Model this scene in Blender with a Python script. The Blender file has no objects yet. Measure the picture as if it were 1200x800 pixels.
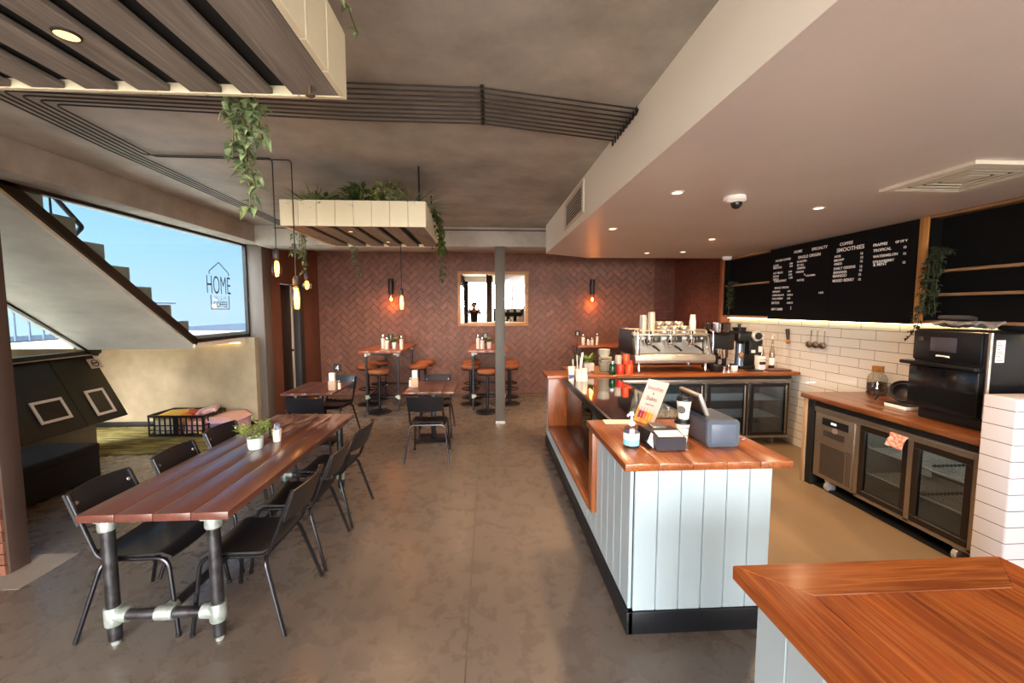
import bpy, bmesh, math, random
from mathutils import Vector, Matrix
random.seed(7)
PI = math.pi
SC = bpy.context.scene
COL = SC.collection
V = Vector

# ------------------------------------------------------------------ materials
def _mat(name):
    m = bpy.data.materials.new(name); m.use_nodes = True
    nt = m.node_tree
    return m, nt, nt.nodes['Principled BSDF']

def lin(c):
    if isinstance(c, str):
        c = c.lstrip('#'); c = [int(c[i:i+2], 16)/255 for i in (0, 2, 4)]
    return tuple(x/12.92 if x <= .04045 else ((x+.055)/1.055)**2.4 for x in c)+(1,)

def M(name, col, rough=.5, metal=0, col2=None, scale=6, stretch=(1,1,1), bump=0, detail=4, spec=.5, alpha=None,
      trans=0, emit=None, estr=0, island=0, lo=.35, hi=.65, coat=0, rvar=0, ior=1.45):
    m, nt, b = _mat(name)
    b.inputs['Roughness'].default_value = rough
    b.inputs['Metallic'].default_value = metal
    b.inputs['Specular IOR Level'].default_value = spec
    b.inputs['Transmission Weight'].default_value = trans
    b.inputs['IOR'].default_value = ior
    b.inputs['Coat Weight'].default_value = coat
    if alpha is not None: b.inputs['Alpha'].default_value = alpha
    if emit: b.inputs['Emission Color'].default_value = lin(emit); b.inputs['Emission Strength'].default_value = estr
    L = nt.links
    c1 = lin(col)
    b.inputs['Base Color'].default_value = c1
    src = None
    if col2 or bump or rvar:
        tc = nt.nodes.new('ShaderNodeTexCoord'); mp = nt.nodes.new('ShaderNodeMapping')
        mp.inputs['Scale'].default_value = stretch
        L.new(tc.outputs['Object'], mp.inputs['Vector'])
        nz = nt.nodes.new('ShaderNodeTexNoise'); nz.inputs['Scale'].default_value = scale; nz.inputs['Detail'].default_value = detail
        nz.inputs['Roughness'].default_value = .6
        L.new(mp.outputs[0], nz.inputs['Vector'])
        if col2:
            r = nt.nodes.new('ShaderNodeValToRGB')
            r.color_ramp.elements[0].position = lo; r.color_ramp.elements[1].position = hi
            r.color_ramp.elements[0].color = c1; r.color_ramp.elements[1].color = lin(col2)
            L.new(nz.outputs['Fac'], r.inputs['Fac']); src = r.outputs['Color']
        if bump:
            bp = nt.nodes.new('ShaderNodeBump'); bp.inputs['Strength'].default_value = bump; bp.inputs['Distance'].default_value = .01
            L.new(nz.outputs['Fac'], bp.inputs['Height']); L.new(bp.outputs[0], b.inputs['Normal'])
        if rvar:
            mr = nt.nodes.new('ShaderNodeMapRange'); mr.inputs['To Min'].default_value = max(.02, rough-rvar); mr.inputs['To Max'].default_value = rough+rvar
            mr.inputs['From Min'].default_value = .3; mr.inputs['From Max'].default_value = .7
            L.new(nz.outputs['Fac'], mr.inputs['Value']); L.new(mr.outputs[0], b.inputs['Roughness'])
    if island:
        g = nt.nodes.new('ShaderNodeNewGeometry'); hs = nt.nodes.new('ShaderNodeHueSaturation')
        mr = nt.nodes.new('ShaderNodeMapRange'); mr.inputs['To Min'].default_value = 1-island; mr.inputs['To Max'].default_value = 1+island
        L.new(g.outputs['Random Per Island'], mr.inputs['Value']); L.new(mr.outputs[0], hs.inputs['Value'])
        if src: L.new(src, hs.inputs['Color'])
        else: hs.inputs['Color'].default_value = c1
        src = hs.outputs['Color']
    if src: L.new(src, b.inputs['Base Color'])
    return m

def wood(name, a, b_, c, axis='Y', rough=.35, sc=1.0, coat=.2, island=0):
    """long grain along the given axis: three colours mixed by two stretched noises"""
    m, nt, b = _mat(name); L = nt.links
    tc = nt.nodes.new('ShaderNodeTexCoord')
    def nz(scale, st, det):
        mp = nt.nodes.new('ShaderNodeMapping')
        s = [st]*3; s['XYZ'.index(axis)] = 1.0
        mp.inputs['Scale'].default_value = s
        L.new(tc.outputs['Object'], mp.inputs['Vector'])
        n = nt.nodes.new('ShaderNodeTexNoise'); n.inputs['Scale'].default_value = scale*sc; n.inputs['Detail'].default_value = det
        n.inputs['Distortion'].default_value = .6
        L.new(mp.outputs[0], n.inputs['Vector']); return n
    n1 = nz(1.6, 6, 5); n2 = nz(3.5, 22, 4)
    r = nt.nodes.new('ShaderNodeValToRGB')
    r.color_ramp.elements[0].position = .32; r.color_ramp.elements[1].position = .68
    r.color_ramp.elements[0].color = lin(a); r.color_ramp.elements[1].color = lin(b_)
    L.new(n1.outputs['Fac'], r.inputs['Fac'])
    r2 = nt.nodes.new('ShaderNodeValToRGB')
    r2.color_ramp.elements[0].position = .45; r2.color_ramp.elements[1].position = .75
    r2.color_ramp.elements[0].color = (0,0,0,1); r2.color_ramp.elements[1].color = (.8,.8,.8,1)
    L.new(n2.outputs['Fac'], r2.inputs['Fac'])
    mx = nt.nodes.new('ShaderNodeMix'); mx.data_type = 'RGBA'
    L.new(r2.outputs['Color'], mx.inputs['Factor']); L.new(r.outputs['Color'], mx.inputs[6]); mx.inputs[7].default_value = lin(c)
    out = mx.outputs[2]
    if island:
        g = nt.nodes.new('ShaderNodeNewGeometry'); hs = nt.nodes.new('ShaderNodeHueSaturation')
        mr = nt.nodes.new('ShaderNodeMapRange'); mr.inputs['To Min'].default_value = 1-island; mr.inputs['To Max'].default_value = 1+island
        L.new(g.outputs['Random Per Island'], mr.inputs['Value']); L.new(mr.outputs[0], hs.inputs['Value']); L.new(out, hs.inputs['Color']); out = hs.outputs['Color']
    L.new(out, b.inputs['Base Color'])
    b.inputs['Roughness'].default_value = rough; b.inputs['Coat Weight'].default_value = coat; b.inputs['Coat Roughness'].default_value = .15
    bp = nt.nodes.new('ShaderNodeBump'); bp.inputs['Strength'].default_value = .05; bp.inputs['Distance'].default_value = .003
    L.new(n2.outputs['Fac'], bp.inputs['Height']); L.new(bp.outputs[0], b.inputs['Normal'])
    return m

def glass(name, tint='#ffffff', rough=0.0, body=.0):
    """thin clear pane: mostly transparent, with a mirror-like sheen at grazing angles"""
    m = bpy.data.materials.new(name); m.use_nodes = True; nt = m.node_tree
    nt.nodes.remove(nt.nodes['Principled BSDF']); out = nt.nodes['Material Output']
    t = nt.nodes.new('ShaderNodeBsdfTransparent'); t.inputs[0].default_value = lin(tint)
    g = nt.nodes.new('ShaderNodeBsdfGlossy'); g.inputs['Roughness'].default_value = rough
    f = nt.nodes.new('ShaderNodeFresnel'); f.inputs['IOR'].default_value = 1.45
    mx = nt.nodes.new('ShaderNodeMixShader')
    ge = nt.nodes.new('ShaderNodeNewGeometry'); mi = nt.nodes.new('ShaderNodeMapRange')   # same reflectance from either side
    mi.inputs['To Min'].default_value = 1.45; mi.inputs['To Max'].default_value = 1/1.45
    nt.links.new(ge.outputs['Backfacing'], mi.inputs['Value']); nt.links.new(mi.outputs[0], f.inputs['IOR'])
    ad = nt.nodes.new('ShaderNodeMath'); ad.operation = 'ADD'; ad.inputs[1].default_value = body; ad.use_clamp = True
    nt.links.new(f.outputs[0], ad.inputs[0]); nt.links.new(ad.outputs[0], mx.inputs[0])
    nt.links.new(t.outputs[0], mx.inputs[1]); nt.links.new(g.outputs[0], mx.inputs[2]); nt.links.new(mx.outputs[0], out.inputs[0])
    return m

def glow(name, col, strength):
    m = bpy.data.materials.new(name); m.use_nodes = True; nt = m.node_tree
    nt.nodes.remove(nt.nodes['Principled BSDF'])
    e = nt.nodes.new('ShaderNodeEmission'); e.inputs[0].default_value = lin(col); e.inputs[1].default_value = strength
    nt.links.new(e.outputs[0], nt.nodes['Material Output'].inputs[0]); return m

# ------------------------------------------------------------------ mesh builder
class MB:
    def __init__(s): s.bm = bmesh.new()
    def box(s, x0, x1, y0, y1, z0, z1, bev=0, seg=2, mat=None):
        vs = [s.bm.verts.new((x, y, z)) for x in (x0, x1) for y in (y0, y1) for z in (z0, z1)]
        F = [(0,1,3,2),(4,6,7,5),(0,4,5,1),(2,3,7,6),(0,2,6,4),(1,5,7,3)]
        fs = [s.bm.faces.new([vs[i] for i in f]) for f in F]
        if bev:
            es = list({e for f in fs for e in f.edges})
            r = bmesh.ops.bevel(s.bm, geom=es, offset=bev, segments=seg, profile=.5, affect='EDGES')
            vs = list({v for f in r['faces'] for v in f.verts} | {v for v in vs if v.is_valid})
        if mat is not None: bmesh.ops.transform(s.bm, matrix=mat, verts=vs)
        return s
    def obox(s, c, size, rot=(0,0,0), bev=0, seg=2):
        from mathutils import Euler
        m = Matrix.Translation(c) @ Euler(rot).to_matrix().to_4x4()
        a, b, d = [v/2 for v in size]
        return s.box(-a, a, -b, b, -d, d, bev, seg, m)
    def prism(s, pts, axis, a, b):
        """closed polygon pts (2-D) extruded along axis from a to b"""
        def P(p, t):
            return {'X': (t, p[0], p[1]), 'Y': (p[0], t, p[1]), 'Z': (p[0], p[1], t)}[axis]
        A = [s.bm.verts.new(P(p, a)) for p in pts]; B = [s.bm.verts.new(P(p, b)) for p in pts]
        n = len(pts)
        fs = [s.bm.faces.new(A), s.bm.faces.new(B[::-1])]
        for i in range(n): fs.append(s.bm.faces.new([A[i], B[i], B[(i+1) % n], A[(i+1) % n]]))
        bmesh.ops.recalc_face_normals(s.bm, faces=fs)
        return s
    def quad(s, *pts):
        s.bm.faces.new([s.bm.verts.new(p) for p in pts]); return s
    def lathe(s, prof, c=(0,0,0), n=24, axis=None, cap=True):
        """prof: list of (r, z)"""
        q = Matrix.Identity(3)
        if axis is not None: q = V((0,0,1)).rotation_difference(V(axis).normalized()).to_matrix()
        c = V(c); rings = []
        for r, z in prof:
            if r < 1e-6: rings.append([s.bm.verts.new(c+q @ V((0,0,z)))])
            else: rings.append([s.bm.verts.new(c+q @ V((r*math.cos(2*PI*i/n), r*math.sin(2*PI*i/n), z))) for i in range(n)])
        for A, B in zip(rings, rings[1:]):
            if len(A) == 1 and len(B) == 1: continue
            for i in range(n):
                j = (i+1) % n
                if len(A) == 1: s.bm.faces.new([A[0], B[i], B[j]][::-1] if 0 else [A[0], B[j], B[i]][::-1])
                elif len(B) == 1: s.bm.faces.new([A[i], A[j], B[0]])
                else: s.bm.faces.new([A[i], A[j], B[j], B[i]])
        if cap:
            if len(rings[0]) > 1: s.bm.faces.new(rings[0][::-1])
            if len(rings[-1]) > 1: s.bm.faces.new(rings[-1])
        return s
    def cyl(s, p0, p1, r, r1=None, n=14):
        d = V(p1)-V(p0); return s.lathe([(r, 0), (r if r1 is None else r1, d.length)], p0, n, d)
    def tube(s, pts, r, n=10, bend=0, bs=5, closed=False):
        """pipe through pts; corners rounded by bend radius"""
        pts = [V(p) for p in pts]
        if bend and len(pts) > 2:
            out = [pts[0]]
            for a, b, c in zip(pts, pts[1:], pts[2:]):
                u = (a-b); w = (c-b); t = min(bend, u.length*.48, w.length*.48)
                p, q = b+u.normalized()*t, b+w.normalized()*t
                for k in range(bs+1):
                    f = k/bs; out.append(p*(1-f)**2+b*2*f*(1-f)+q*f*f)
            out.append(pts[-1]); pts = out
        N = len(pts); rings = []; pu = None
        for i, p in enumerate(pts):
            if closed: t = pts[(i+1) % N]-pts[i-1]
            else: t = pts[min(i+1, N-1)]-pts[max(i-1, 0)]
            t.normalize()
            if pu is None:
                pu = t.orthogonal().normalized()
            else:
                pu = (pu-t*pu.dot(t)).normalized()
            w = t.cross(pu)
            rings.append([s.bm.verts.new(p+(pu*math.cos(2*PI*k/n)+w*math.sin(2*PI*k/n))*(r if not callable(r) else r(i/(N-1)))) for k in range(n)])
        lst = list(zip(rings, rings[1:]))
        if closed: lst.append((rings[-1], rings[0]))
        for A, B in lst:
            for k in range(n): s.bm.faces.new([A[k], A[(k+1) % n], B[(k+1) % n], B[k]])
        if not closed: s.bm.faces.new(rings[0][::-1]); s.bm.faces.new(rings[-1])
        return s
    def sphere(s, c, r, sc=(1,1,1), seg=16, rings=10):
        m = Matrix.Translation(c) @ Matrix.Diagonal((r*sc[0], r*sc[1], r*sc[2], 1))
        bmesh.ops.create_uvsphere(s.bm, u_segments=seg, v_segments=rings, radius=1, matrix=m); return s
    def ribbon(s, rows, th):
        """grid of points (rows of equal length) thickened downwards along local normals"""
        R, C = len(rows), len(rows[0])
        P = [[V(p) for p in r] for r in rows]
        def nrm(i, j):
            a = P[min(i+1, R-1)][j]-P[max(i-1, 0)][j]; b = P[i][min(j+1, C-1)]-P[i][max(j-1, 0)]
            return a.cross(b).normalized()
        T = [[s.bm.verts.new(P[i][j]+nrm(i, j)*th/2) for j in range(C)] for i in range(R)]
        B = [[s.bm.verts.new(P[i][j]-nrm(i, j)*th/2) for j in range(C)] for i in range(R)]
        fs = []
        for i in range(R-1):
            for j in range(C-1):
                fs.append(s.bm.faces.new([T[i][j], T[i+1][j], T[i+1][j+1], T[i][j+1]]))
                fs.append(s.bm.faces.new([B[i][j], B[i][j+1], B[i+1][j+1], B[i+1][j]]))
        for i in range(R-1):
            for j in (0, C-1): fs.append(s.bm.faces.new([T[i][j], B[i][j], B[i+1][j], T[i+1][j]]))
        for j in range(C-1):
            for i in (0, R-1): fs.append(s.bm.faces.new([T[i][j], T[i][j+1], B[i][j+1], B[i][j]]))
        bmesh.ops.recalc_face_normals(s.bm, faces=fs)
        return s
    def leaf(s, p, d, up, L, W, droop=.25):
        p = V(p); d = V(d).normalized(); side = d.cross(V(up))
        if side.length < 1e-3: side = d.cross(V((1, .3, .2)))
        side.normalize(); n = side.cross(d)
        a = p; m = p+d*L*.45-n*L*.02; t = p+d*L-n*L*droop
        l = p+d*L*.42+side*W*.5+n*W*.18; r = p+d*L*.42-side*W*.5+n*W*.18
        va, vm, vt, vl, vr = [s.bm.verts.new(q) for q in (a, m, t, l, r)]
        s.bm.faces.new([va, vm, vl]); s.bm.faces.new([va, vr, vm]); s.bm.faces.new([vm, vt, vl]); s.bm.faces.new([vm, vr, vt])
        return s
    def text(s, body, size, mat, align='LEFT', ext=.0008, sx=1.0, off=0):
        cu = bpy.data.curves.new('txt', 'FONT'); cu.body = body; cu.size = size; cu.align_x = align; cu.extrude = ext; cu.offset = off
        cu.resolution_u = 3
        ob = bpy.data.objects.new('txt', cu); COL.objects.link(ob)
        dg = bpy.context.evaluated_depsgraph_get()
        me = bpy.data.meshes.new_from_object(ob.evaluated_get(dg))
        me.transform(mat @ Matrix.Diagonal((sx, 1, 1, 1)))
        s.bm.from_mesh(me)
        bpy.data.objects.remove(ob); bpy.data.curves.remove(cu); bpy.data.meshes.remove(me)
        return s
    def build(s, name, mat, parent=None, loc=None, rotz=0, ang=35, flat=False):
        me = bpy.data.meshes.new(name); s.bm.normal_update(); s.bm.to_mesh(me); s.bm.free()
        me.materials.append(mat)
        if not flat:
            me.polygons.foreach_set('use_smooth', [True]*len(me.polygons))
            me.set_sharp_from_angle(angle=math.radians(ang))
        o = bpy.data.objects.new(name, me); COL.objects.link(o)
        if parent is not None: o.parent = parent
        if loc is not None: o.location = loc
        o.rotation_euler.z = rotz
        return o

def thing(name, label, cat, loc=(0,0,0), rotz=0, group=None, parent=None):
    o = bpy.data.objects.new(name, None); COL.objects.link(o); o.empty_display_size = .05
    o.location = loc; o.rotation_euler = (0, 0, rotz); o['label'] = label; o['category'] = cat
    if group: o['group'] = group
    return o
def tag(o, label, cat, group=None, kind=None):
    o['label'] = label; o['category'] = cat
    if group: o['group'] = group
    if kind: o['kind'] = kind
    return o
def struct(mb, name, mat, parent=None, flat=False, **k):
    o = mb.build(name, mat, parent, flat=flat, **k)
    if parent is None: o['kind'] = 'structure'
    return o
def dup(root, loc, rotz=0, label=None, group=None, scale=None):
    def cp(o, p):
        c = o.copy(); COL.objects.link(c)
        if p is not None: c.parent = p
        for ch in kids[o.name]: cp(ch, c)
        return c
    kids = {}
    def walk(o):
        kids[o.name] = list(o.children)
        for ch in kids[o.name]: walk(ch)
    walk(root)
    r = cp(root, None); r.location = loc; r.rotation_euler = (0, 0, rotz)
    if scale: r.scale = scale
    if label: r['label'] = label
    if group: r['group'] = group
    return r
def lamp(kind, name, loc, energy, col='#ffd9a0', size=.05, rot=(0,0,0), spot=None, sy=None):
    l = bpy.data.lights.new(name, kind); l.energy = energy; l.color = lin(col)[:3]
    if kind == 'AREA':
        l.size = size
        if sy: l.shape = 'RECTANGLE'; l.size_y = sy
    elif kind == 'SUN': l.angle = size
    else: l.shadow_soft_size = size
    if kind == 'SPOT': l.spot_size = spot or 1.6; l.spot_blend = .8
    o = bpy.data.objects.new(name, l); COL.objects.link(o); o.location = loc; o.rotation_euler = rot
    return o
def frame_mat(origin, right, up):
    r = V(right).normalized(); u = V(up).normalized(); n = r.cross(u)
    m = Matrix((r, u, n)).transposed().to_4x4(); m.translation = origin; return m

# shared materials
BLK = M('black_paint', '#141416', .38)
BLKM = M('black_metal', '#1b1b1d', .32, .6, '#262629', 20)
PIPE = M('dark_steel_pipe', '#3b3a3b', .38, .8, '#57565a', 14, rvar=.08)
GALV = M('galvanised_fitting', '#b9c2bd', .42, .55, '#8d9892', 26, bump=.2)
STEEL = M('brushed_steel', '#bbb4a9', .36, .85, '#a8a196', 40, (1, 1, 12))
STEELD = M('dull_steel', '#a69b8e', .36, .85, '#93887b', 30, (1, 12, 1))
CHROME = M('chrome', '#d8d8d8', .08, 1)
WHITE = M('white_plastic', '#e9e7e2', .4)
PAPER = M('white_paper', '#f2efe8', .6)
BRASS = M('brass', '#c79a4b', .3, 1)
TABLEW = wood('stained_table_wood', '#4f2a22', '#6b3c31', '#83594d', 'Y', .3, 1.0, .35)
JARRAH = wood('oiled_counter_wood', '#6d3416', '#945026', '#aa6b38', 'Y', .3, 1.0, .3)
JARRAHX = wood('oiled_counter_wood_cross', '#6d3416', '#945026', '#aa6b38', 'X', .3, 1.0, .3)
JARRAHZ = wood('oiled_counter_wood_upright', '#6d3417', '#9a5328', '#b06c3a', 'Z', .33, 1.0, .2)
PALE = wood('pale_pine', '#a9743a', '#c08a4c', '#8d5a28', 'Z', .5, 1.2, 0)
CLEAR = glass('clear_glass', '#f2f6f4', .0, .02)
SKY_FRONT = 27.0; SUN_E = 26.0; EXPO = 0.13; DL_E = 170; PL_E = 24; PD_E = 4; SC_E = 5
# ================================================================== SETTING
def floor_mat():
    m, nt, b = _mat('polished_concrete_floor'); L = nt.links
    tc = nt.nodes.new('ShaderNodeTexCoord')
    def nz(sc, det, ro):
        n = nt.nodes.new('ShaderNodeTexNoise'); n.inputs['Scale'].default_value = sc; n.inputs['Detail'].default_value = det; n.inputs['Roughness'].default_value = ro
        n.inputs['Distortion'].default_value = .4; L.new(tc.outputs['Object'], n.inputs['Vector']); return n
    a, c, d = nz(.4, 2, .45), nz(7, 8, .68), nz(60, 4, .65)
    m1 = nt.nodes.new('ShaderNodeMath'); m1.operation = 'MULTIPLY_ADD'; L.new(c.outputs[0], m1.inputs[0]); m1.inputs[1].default_value = .16; L.new(a.outputs[0], m1.inputs[2])
    m2 = nt.nodes.new('ShaderNodeMath'); m2.operation = 'MULTIPLY_ADD'; L.new(d.outputs[0], m2.inputs[0]); m2.inputs[1].default_value = .2; L.new(m1.outputs[0], m2.inputs[2])
    r = nt.nodes.new('ShaderNodeValToRGB'); r.color_ramp.interpolation = 'EASE'; r.color_ramp.elements[0].position = .44; r.color_ramp.elements[1].position = .92
    r.color_ramp.elements[0].color = lin('#544b44'); r.color_ramp.elements[1].color = lin('#776d64')
    L.new(m2.outputs[0], r.inputs[0]); L.new(r.outputs[0], b.inputs['Base Color'])
    mr = nt.nodes.new('ShaderNodeMapRange'); mr.inputs['From Min'].default_value = .3; mr.inputs['From Max'].default_value = .7; mr.inputs['To Min'].default_value = .2; mr.inputs['To Max'].default_value = .38
    L.new(c.outputs[0], mr.inputs['Value']); L.new(mr.outputs[0], b.inputs['Roughness'])
    return m
CONC_F = floor_mat()
CONC_C = M('raw_concrete_slab', '#858078', .55, 0, '#b9b3aa', 2.0, detail=12, bump=.2, lo=.28, hi=.72)
CONC_B = M('raw_concrete_beam', '#98928a', .8, 0, '#b2aca4', 2.2, (1,1,1), detail=9, bump=.2)
PLAS = M('rough_plaster', '#b3a488', .85, 0, '#9a8c72', 2.0, detail=9, bump=.12)
SOFF = M('painted_soffit', '#d3cac6', .34, 0, '#ddd4cf', .8, detail=5, bump=.02)
CREAMP = M('cream_painted_wall', '#f6f0e3', .6)
BRICK = M('red_brown_brick', '#6d4434', .5, 0, '#7e5444', 12, detail=5, bump=.25, island=.17)
BRICKD = M('dark_red_brick', '#552c22', .5, 0, '#68392c', 14, bump=.2, island=.18)
MORT = M('dark_mortar', '#3a241c', .9)
CLADD = M('rust_brown_cladding', '#593527', .55, 0, '#6d4333', 3, (1,1,.35), detail=8, bump=.1)
GREYC = M('grey_painted_column', '#5d534c', .6, 0, '#6a5f57', 3, (1,1,.3))

b = MB(); b.box(-6.4, 4.3, -2.7, 9.1, -.2, 0)
floor = struct(b, 'floor', CONC_F, flat=True)
b = MB(); b.box(1.57, 4.06, 1.19, 6.84, 0, .0015); struct(b, 'floor.001', M('warm_lit_floor', '#665642', .36, 0, '#7d6950', 3, (1, .25, 1), detail=8, lo=.3, hi=.7, rvar=.06), flat=True)  # same floor behind the bar; the warm downlight tone is painted into its colour
b = MB(); b.box(-.125, -.118, -2.7, 8.85, 0, .0008); b.box(-3.4, .75, 4.66, 4.668, 0, .0008)
struct(b, 'trim_1', M('floor_joint', '#3d342c', .6), flat=True)

b = MB(); b.box(-3.95, 4.3, -2.7, 7.0, 3.04, 3.3); struct(b, 'ceiling', CONC_C, flat=True)
b = MB(); b.box(-3.95, 4.3, 7.0, 9.1, 2.97, 3.3); struct(b, 'ceiling.001', CONC_C, flat=True)
# shallow flat beam along the left, downstand beam across the back
b = MB(); b.box(-3.95, -3.45, -2.7, 7.0, 2.79, 3.04, .008); struct(b, 'trim_2', CONC_B)
b = MB(); b.box(-3.45, 4.3, 6.45, 7.0, 2.75, 3.04, .008); struct(b, 'trim_3', CONC_B)
# dropped soffit over the bar
pts = [(1.0, -2.7), (.865, 6.28), (1.63, 6.76), (4.3, 6.72), (4.3, -2.7)]
pin = [(p[0]+(.002 if p[0] < 2 else 0), p[1]-(.002 if p[1] > 0 else 0)) for p in pts]
so = MB(); so.prism(pin, 'Z', 2.63, 2.66); struct(so, 'ceiling.002', SOFF, flat=True)
so = MB(); so.prism([(1.0, -2.7), (.865, 6.28), (1.63, 6.76), (1.632, 6.757), (.868, 6.279), (1.003, -2.7)], 'Z', 2.629, 3.04)
struct(so, 'trim_4', CREAMP, flat=True)

# back wall: herringbone brick on a mortar bed
def herring(mb, x0, x1, z0, z1, y, Lb=.225, Wb=.1125, th=.02, gap=.006):
    n = round(Lb/Wb); c45 = math.cos(PI/4)
    for i in range(-8, 40):
        for j in range(-16, 17):
            for kind in (0, 1):
                ox = (i+n*j)*Wb; oy = (i-n*j)*Wb
                if kind == 0: u0, v0, du, dv = ox, oy, Lb, Wb
                else: u0, v0, du, dv = ox, oy+Wb, Wb, Lb
                cu, cv = u0+du/2, v0+dv/2
                cx = (cu-cv)*c45; cz = (cu+cv)*c45
                wx, wz = cx, cz
                if wx < x0-.2 or wx > x1+.2 or wz < z0-.2 or wz > z1+.2: continue
                a, b2 = du/2-gap/2, dv/2-gap/2
                poly = []
                for su, sv in ((-a, -b2), (a, -b2), (a, b2), (-a, b2)):
                    poly.append((wx+(su-sv)*c45, wz+(su+sv)*c45))
                # clip to the wall rectangle
                for ax, lim, sgn in ((0, x0, 1), (0, x1, -1), (1, z0, 1), (1, z1, -1)):
                    o2 = []
                    for k in range(len(poly)):
                        p, q = poly[k], poly[(k+1) % len(poly)]
                        dp, dq = sgn*(p[ax]-lim), sgn*(q[ax]-lim)
                        if dp >= 0: o2.append(p)
                        if dp*dq < 0:
                            t = dp/(dp-dq); o2.append((p[0]+(q[0]-p[0])*t, p[1]+(q[1]-p[1])*t))
                    poly = o2
                    if len(poly) < 3: break
                if len(poly) < 3: continue
                jy = random.uniform(-.002, .002)
                mb.prism(poly, 'Y', y-th+jy, y)
b = MB(); b.box(-3.7, 4.3, 8.862, 9.1, 0, 2.97); wb = struct(b, 'wall_back', MORT, flat=True)
b = MB(); herring(b, -3.5, 3.58, 0, 2.97, 8.865); struct(b, 'bricks', BRICK, wb, flat=True)
b = MB()
for r in range(40):
    z = r*.0745
    for k in range(3):
        x = 3.585+k*.156
        b.box(x, min(x+.15, 4.05), 8.848+random.uniform(-.001, .001), 8.865, z, min(z+.069, 2.97))
struct(b, 'stack_bricks', BRICKD, wb, flat=True)

# right wall: white tiles behind the bar, dark brick beyond the shelves
def tile_mat(name, a, mort, w, h, axes):
    m, nt, bs = _mat(name); L = nt.links
    tc = nt.nodes.new('ShaderNodeTexCoord'); sp = nt.nodes.new('ShaderNodeSeparateXYZ'); cb = nt.nodes.new('ShaderNodeCombineXYZ')
    L.new(tc.outputs['Object'], sp.inputs[0])
    if axes == 'sum':
        ad = nt.nodes.new('ShaderNodeMath'); L.new(sp.outputs[0], ad.inputs[0]); L.new(sp.outputs[1], ad.inputs[1]); L.new(ad.outputs[0], cb.inputs[0])
    else: L.new(sp.outputs[axes[0]], cb.inputs[0])
    L.new(sp.outputs[2], cb.inputs[1])
    br = nt.nodes.new('ShaderNodeTexBrick'); L.new(cb.outputs[0], br.inputs['Vector'])
    br.offset = .42
    br.inputs['Color1'].default_value = lin(a); br.inputs['Color2'].default_value = lin(a); br.inputs['Mortar'].default_value = lin(mort)
    br.inputs['Scale'].default_value = 1; br.inputs['Brick Width'].default_value = w; br.inputs['Row Height'].default_value = h
    br.inputs['Mortar Size'].default_value = .0025; br.inputs['Mortar Smooth'].default_value = .1
    L.new(br.outputs['Color'], bs.inputs['Base Color']); bs.inputs['Roughness'].default_value = .16
    bp = nt.nodes.new('ShaderNodeBump'); bp.invert = True; bp.inputs['Strength'].default_value = .5; bp.inputs['Distance'].default_value = .003
    L.new(br.outputs['Fac'], bp.inputs['Height']); L.new(bp.outputs[0], bs.inputs['Normal'])
    return m
TILE = tile_mat('white_wall_tiles', '#d9d6cf', '#4a4540', .43, .105, (1,))
TILEP = tile_mat('white_partition_tiles', '#d3d1d6', '#57545a', .43, .106, 'sum')
b = MB(); b.box(4.05, 4.3, -2.7, 6.82, 0, 2.65); struct(b, 'wall_right', TILE, flat=True)
b = MB(); b.box(4.03, 4.3, 6.82, 8.865, 0, 2.97)
for r in range(39):
    z = r*.0745
    for k in range(9):
        y = 6.84+k*.226+(.113 if r % 2 else 0)
        if y+.22 < 8.85: b.box(4.02, 4.04, y, y+.22, z, z+.069)
struct(b, 'wall_right.001', BRICKD, flat=True)
b = MB(); b.box(3.9, 4.05, 6.78, 6.86, .98, 2.63, .004); struct(b, 'trim_5', JARRAHZ)

# tiled half-height partition at the end of the work bench
b = MB(); b.box(3.25, 4.05, 2.34, 2.52, 0, 1.245, .012, 3); struct(b, 'wall_partition', TILEP)

# left wall behind the tables: rust cladding with a dark door
b = MB()
b.box(-3.7, -3.5, 6.95, 7.26, 0, 2.97); b.box(-3.7, -3.5, 8.1, 9.1, 0, 2.97); b.box(-3.7, -3.5, 7.26, 8.1, 2.24, 2.97)
wl = struct(b, 'wall_left', CLADD, flat=True)
DOORM = M('dark_door_paint', '#1d120e', .45, 0, '#271915', 3)
b = MB(); b.box(-3.66, -3.61, 7.27, 7.9, .01, 2.23, .003); d1 = struct(b, 'door_1', DOORM)
b = MB(); b.box(-3.62, -3.595, 7.84, 7.9, .02, 2.22, .002); struct(b, 'door_edge', M('pale_door_edge', '#cfc7b8', .5), d1)
b = MB(); b.lathe([(.02, 0), (.024, .03), (0, .04)], (-3.595, 7.8, 1.05), 14, (1, 0, 0)); struct(b, 'door_handle', CHROME, d1)
b = MB(); b.box(-3.68, -3.49, 7.92, 8.1, 0, 2.24, .004); struct(b, 'door_frame', M('dark_grey_frame', '#2b2a2c', .5), d1)
# grey column at the window's far end and brick-faced column in the left foreground
b = MB(); b.box(-3.78, -3.5, 6.72, 6.96, 0, 2.79, .006); struct(b, 'trim_6', GREYC)
b = MB(); b.box(-3.8, -3.256, 2.89, 3.02, 0, 2.79, .006); c1 = struct(b, 'trim_7', M('brown_column_paint', '#41312a', .6, 0, '#4c3b33', 3, (1,1,.3)))
b = MB()
for r in range(36):
    z = r*.0775
    for k in range(3):
        x = -3.8+k*.2+(.1 if r % 2 else 0)
        b.box(max(x, -3.8), min(x+.194, -3.27), 2.872, 2.89, z, min(z+.071, 2.78))
struct(b, 'column_bricks', BRICK, c1, flat=True)
b = MB(); b.box(-3.7, -3.03, 2.72, 3.12, 0, .002); struct(b, 'trim_8', M('pale_floor_patch', '#8b8279', .5, 0, '#9a9188', 3), flat=True)

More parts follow.
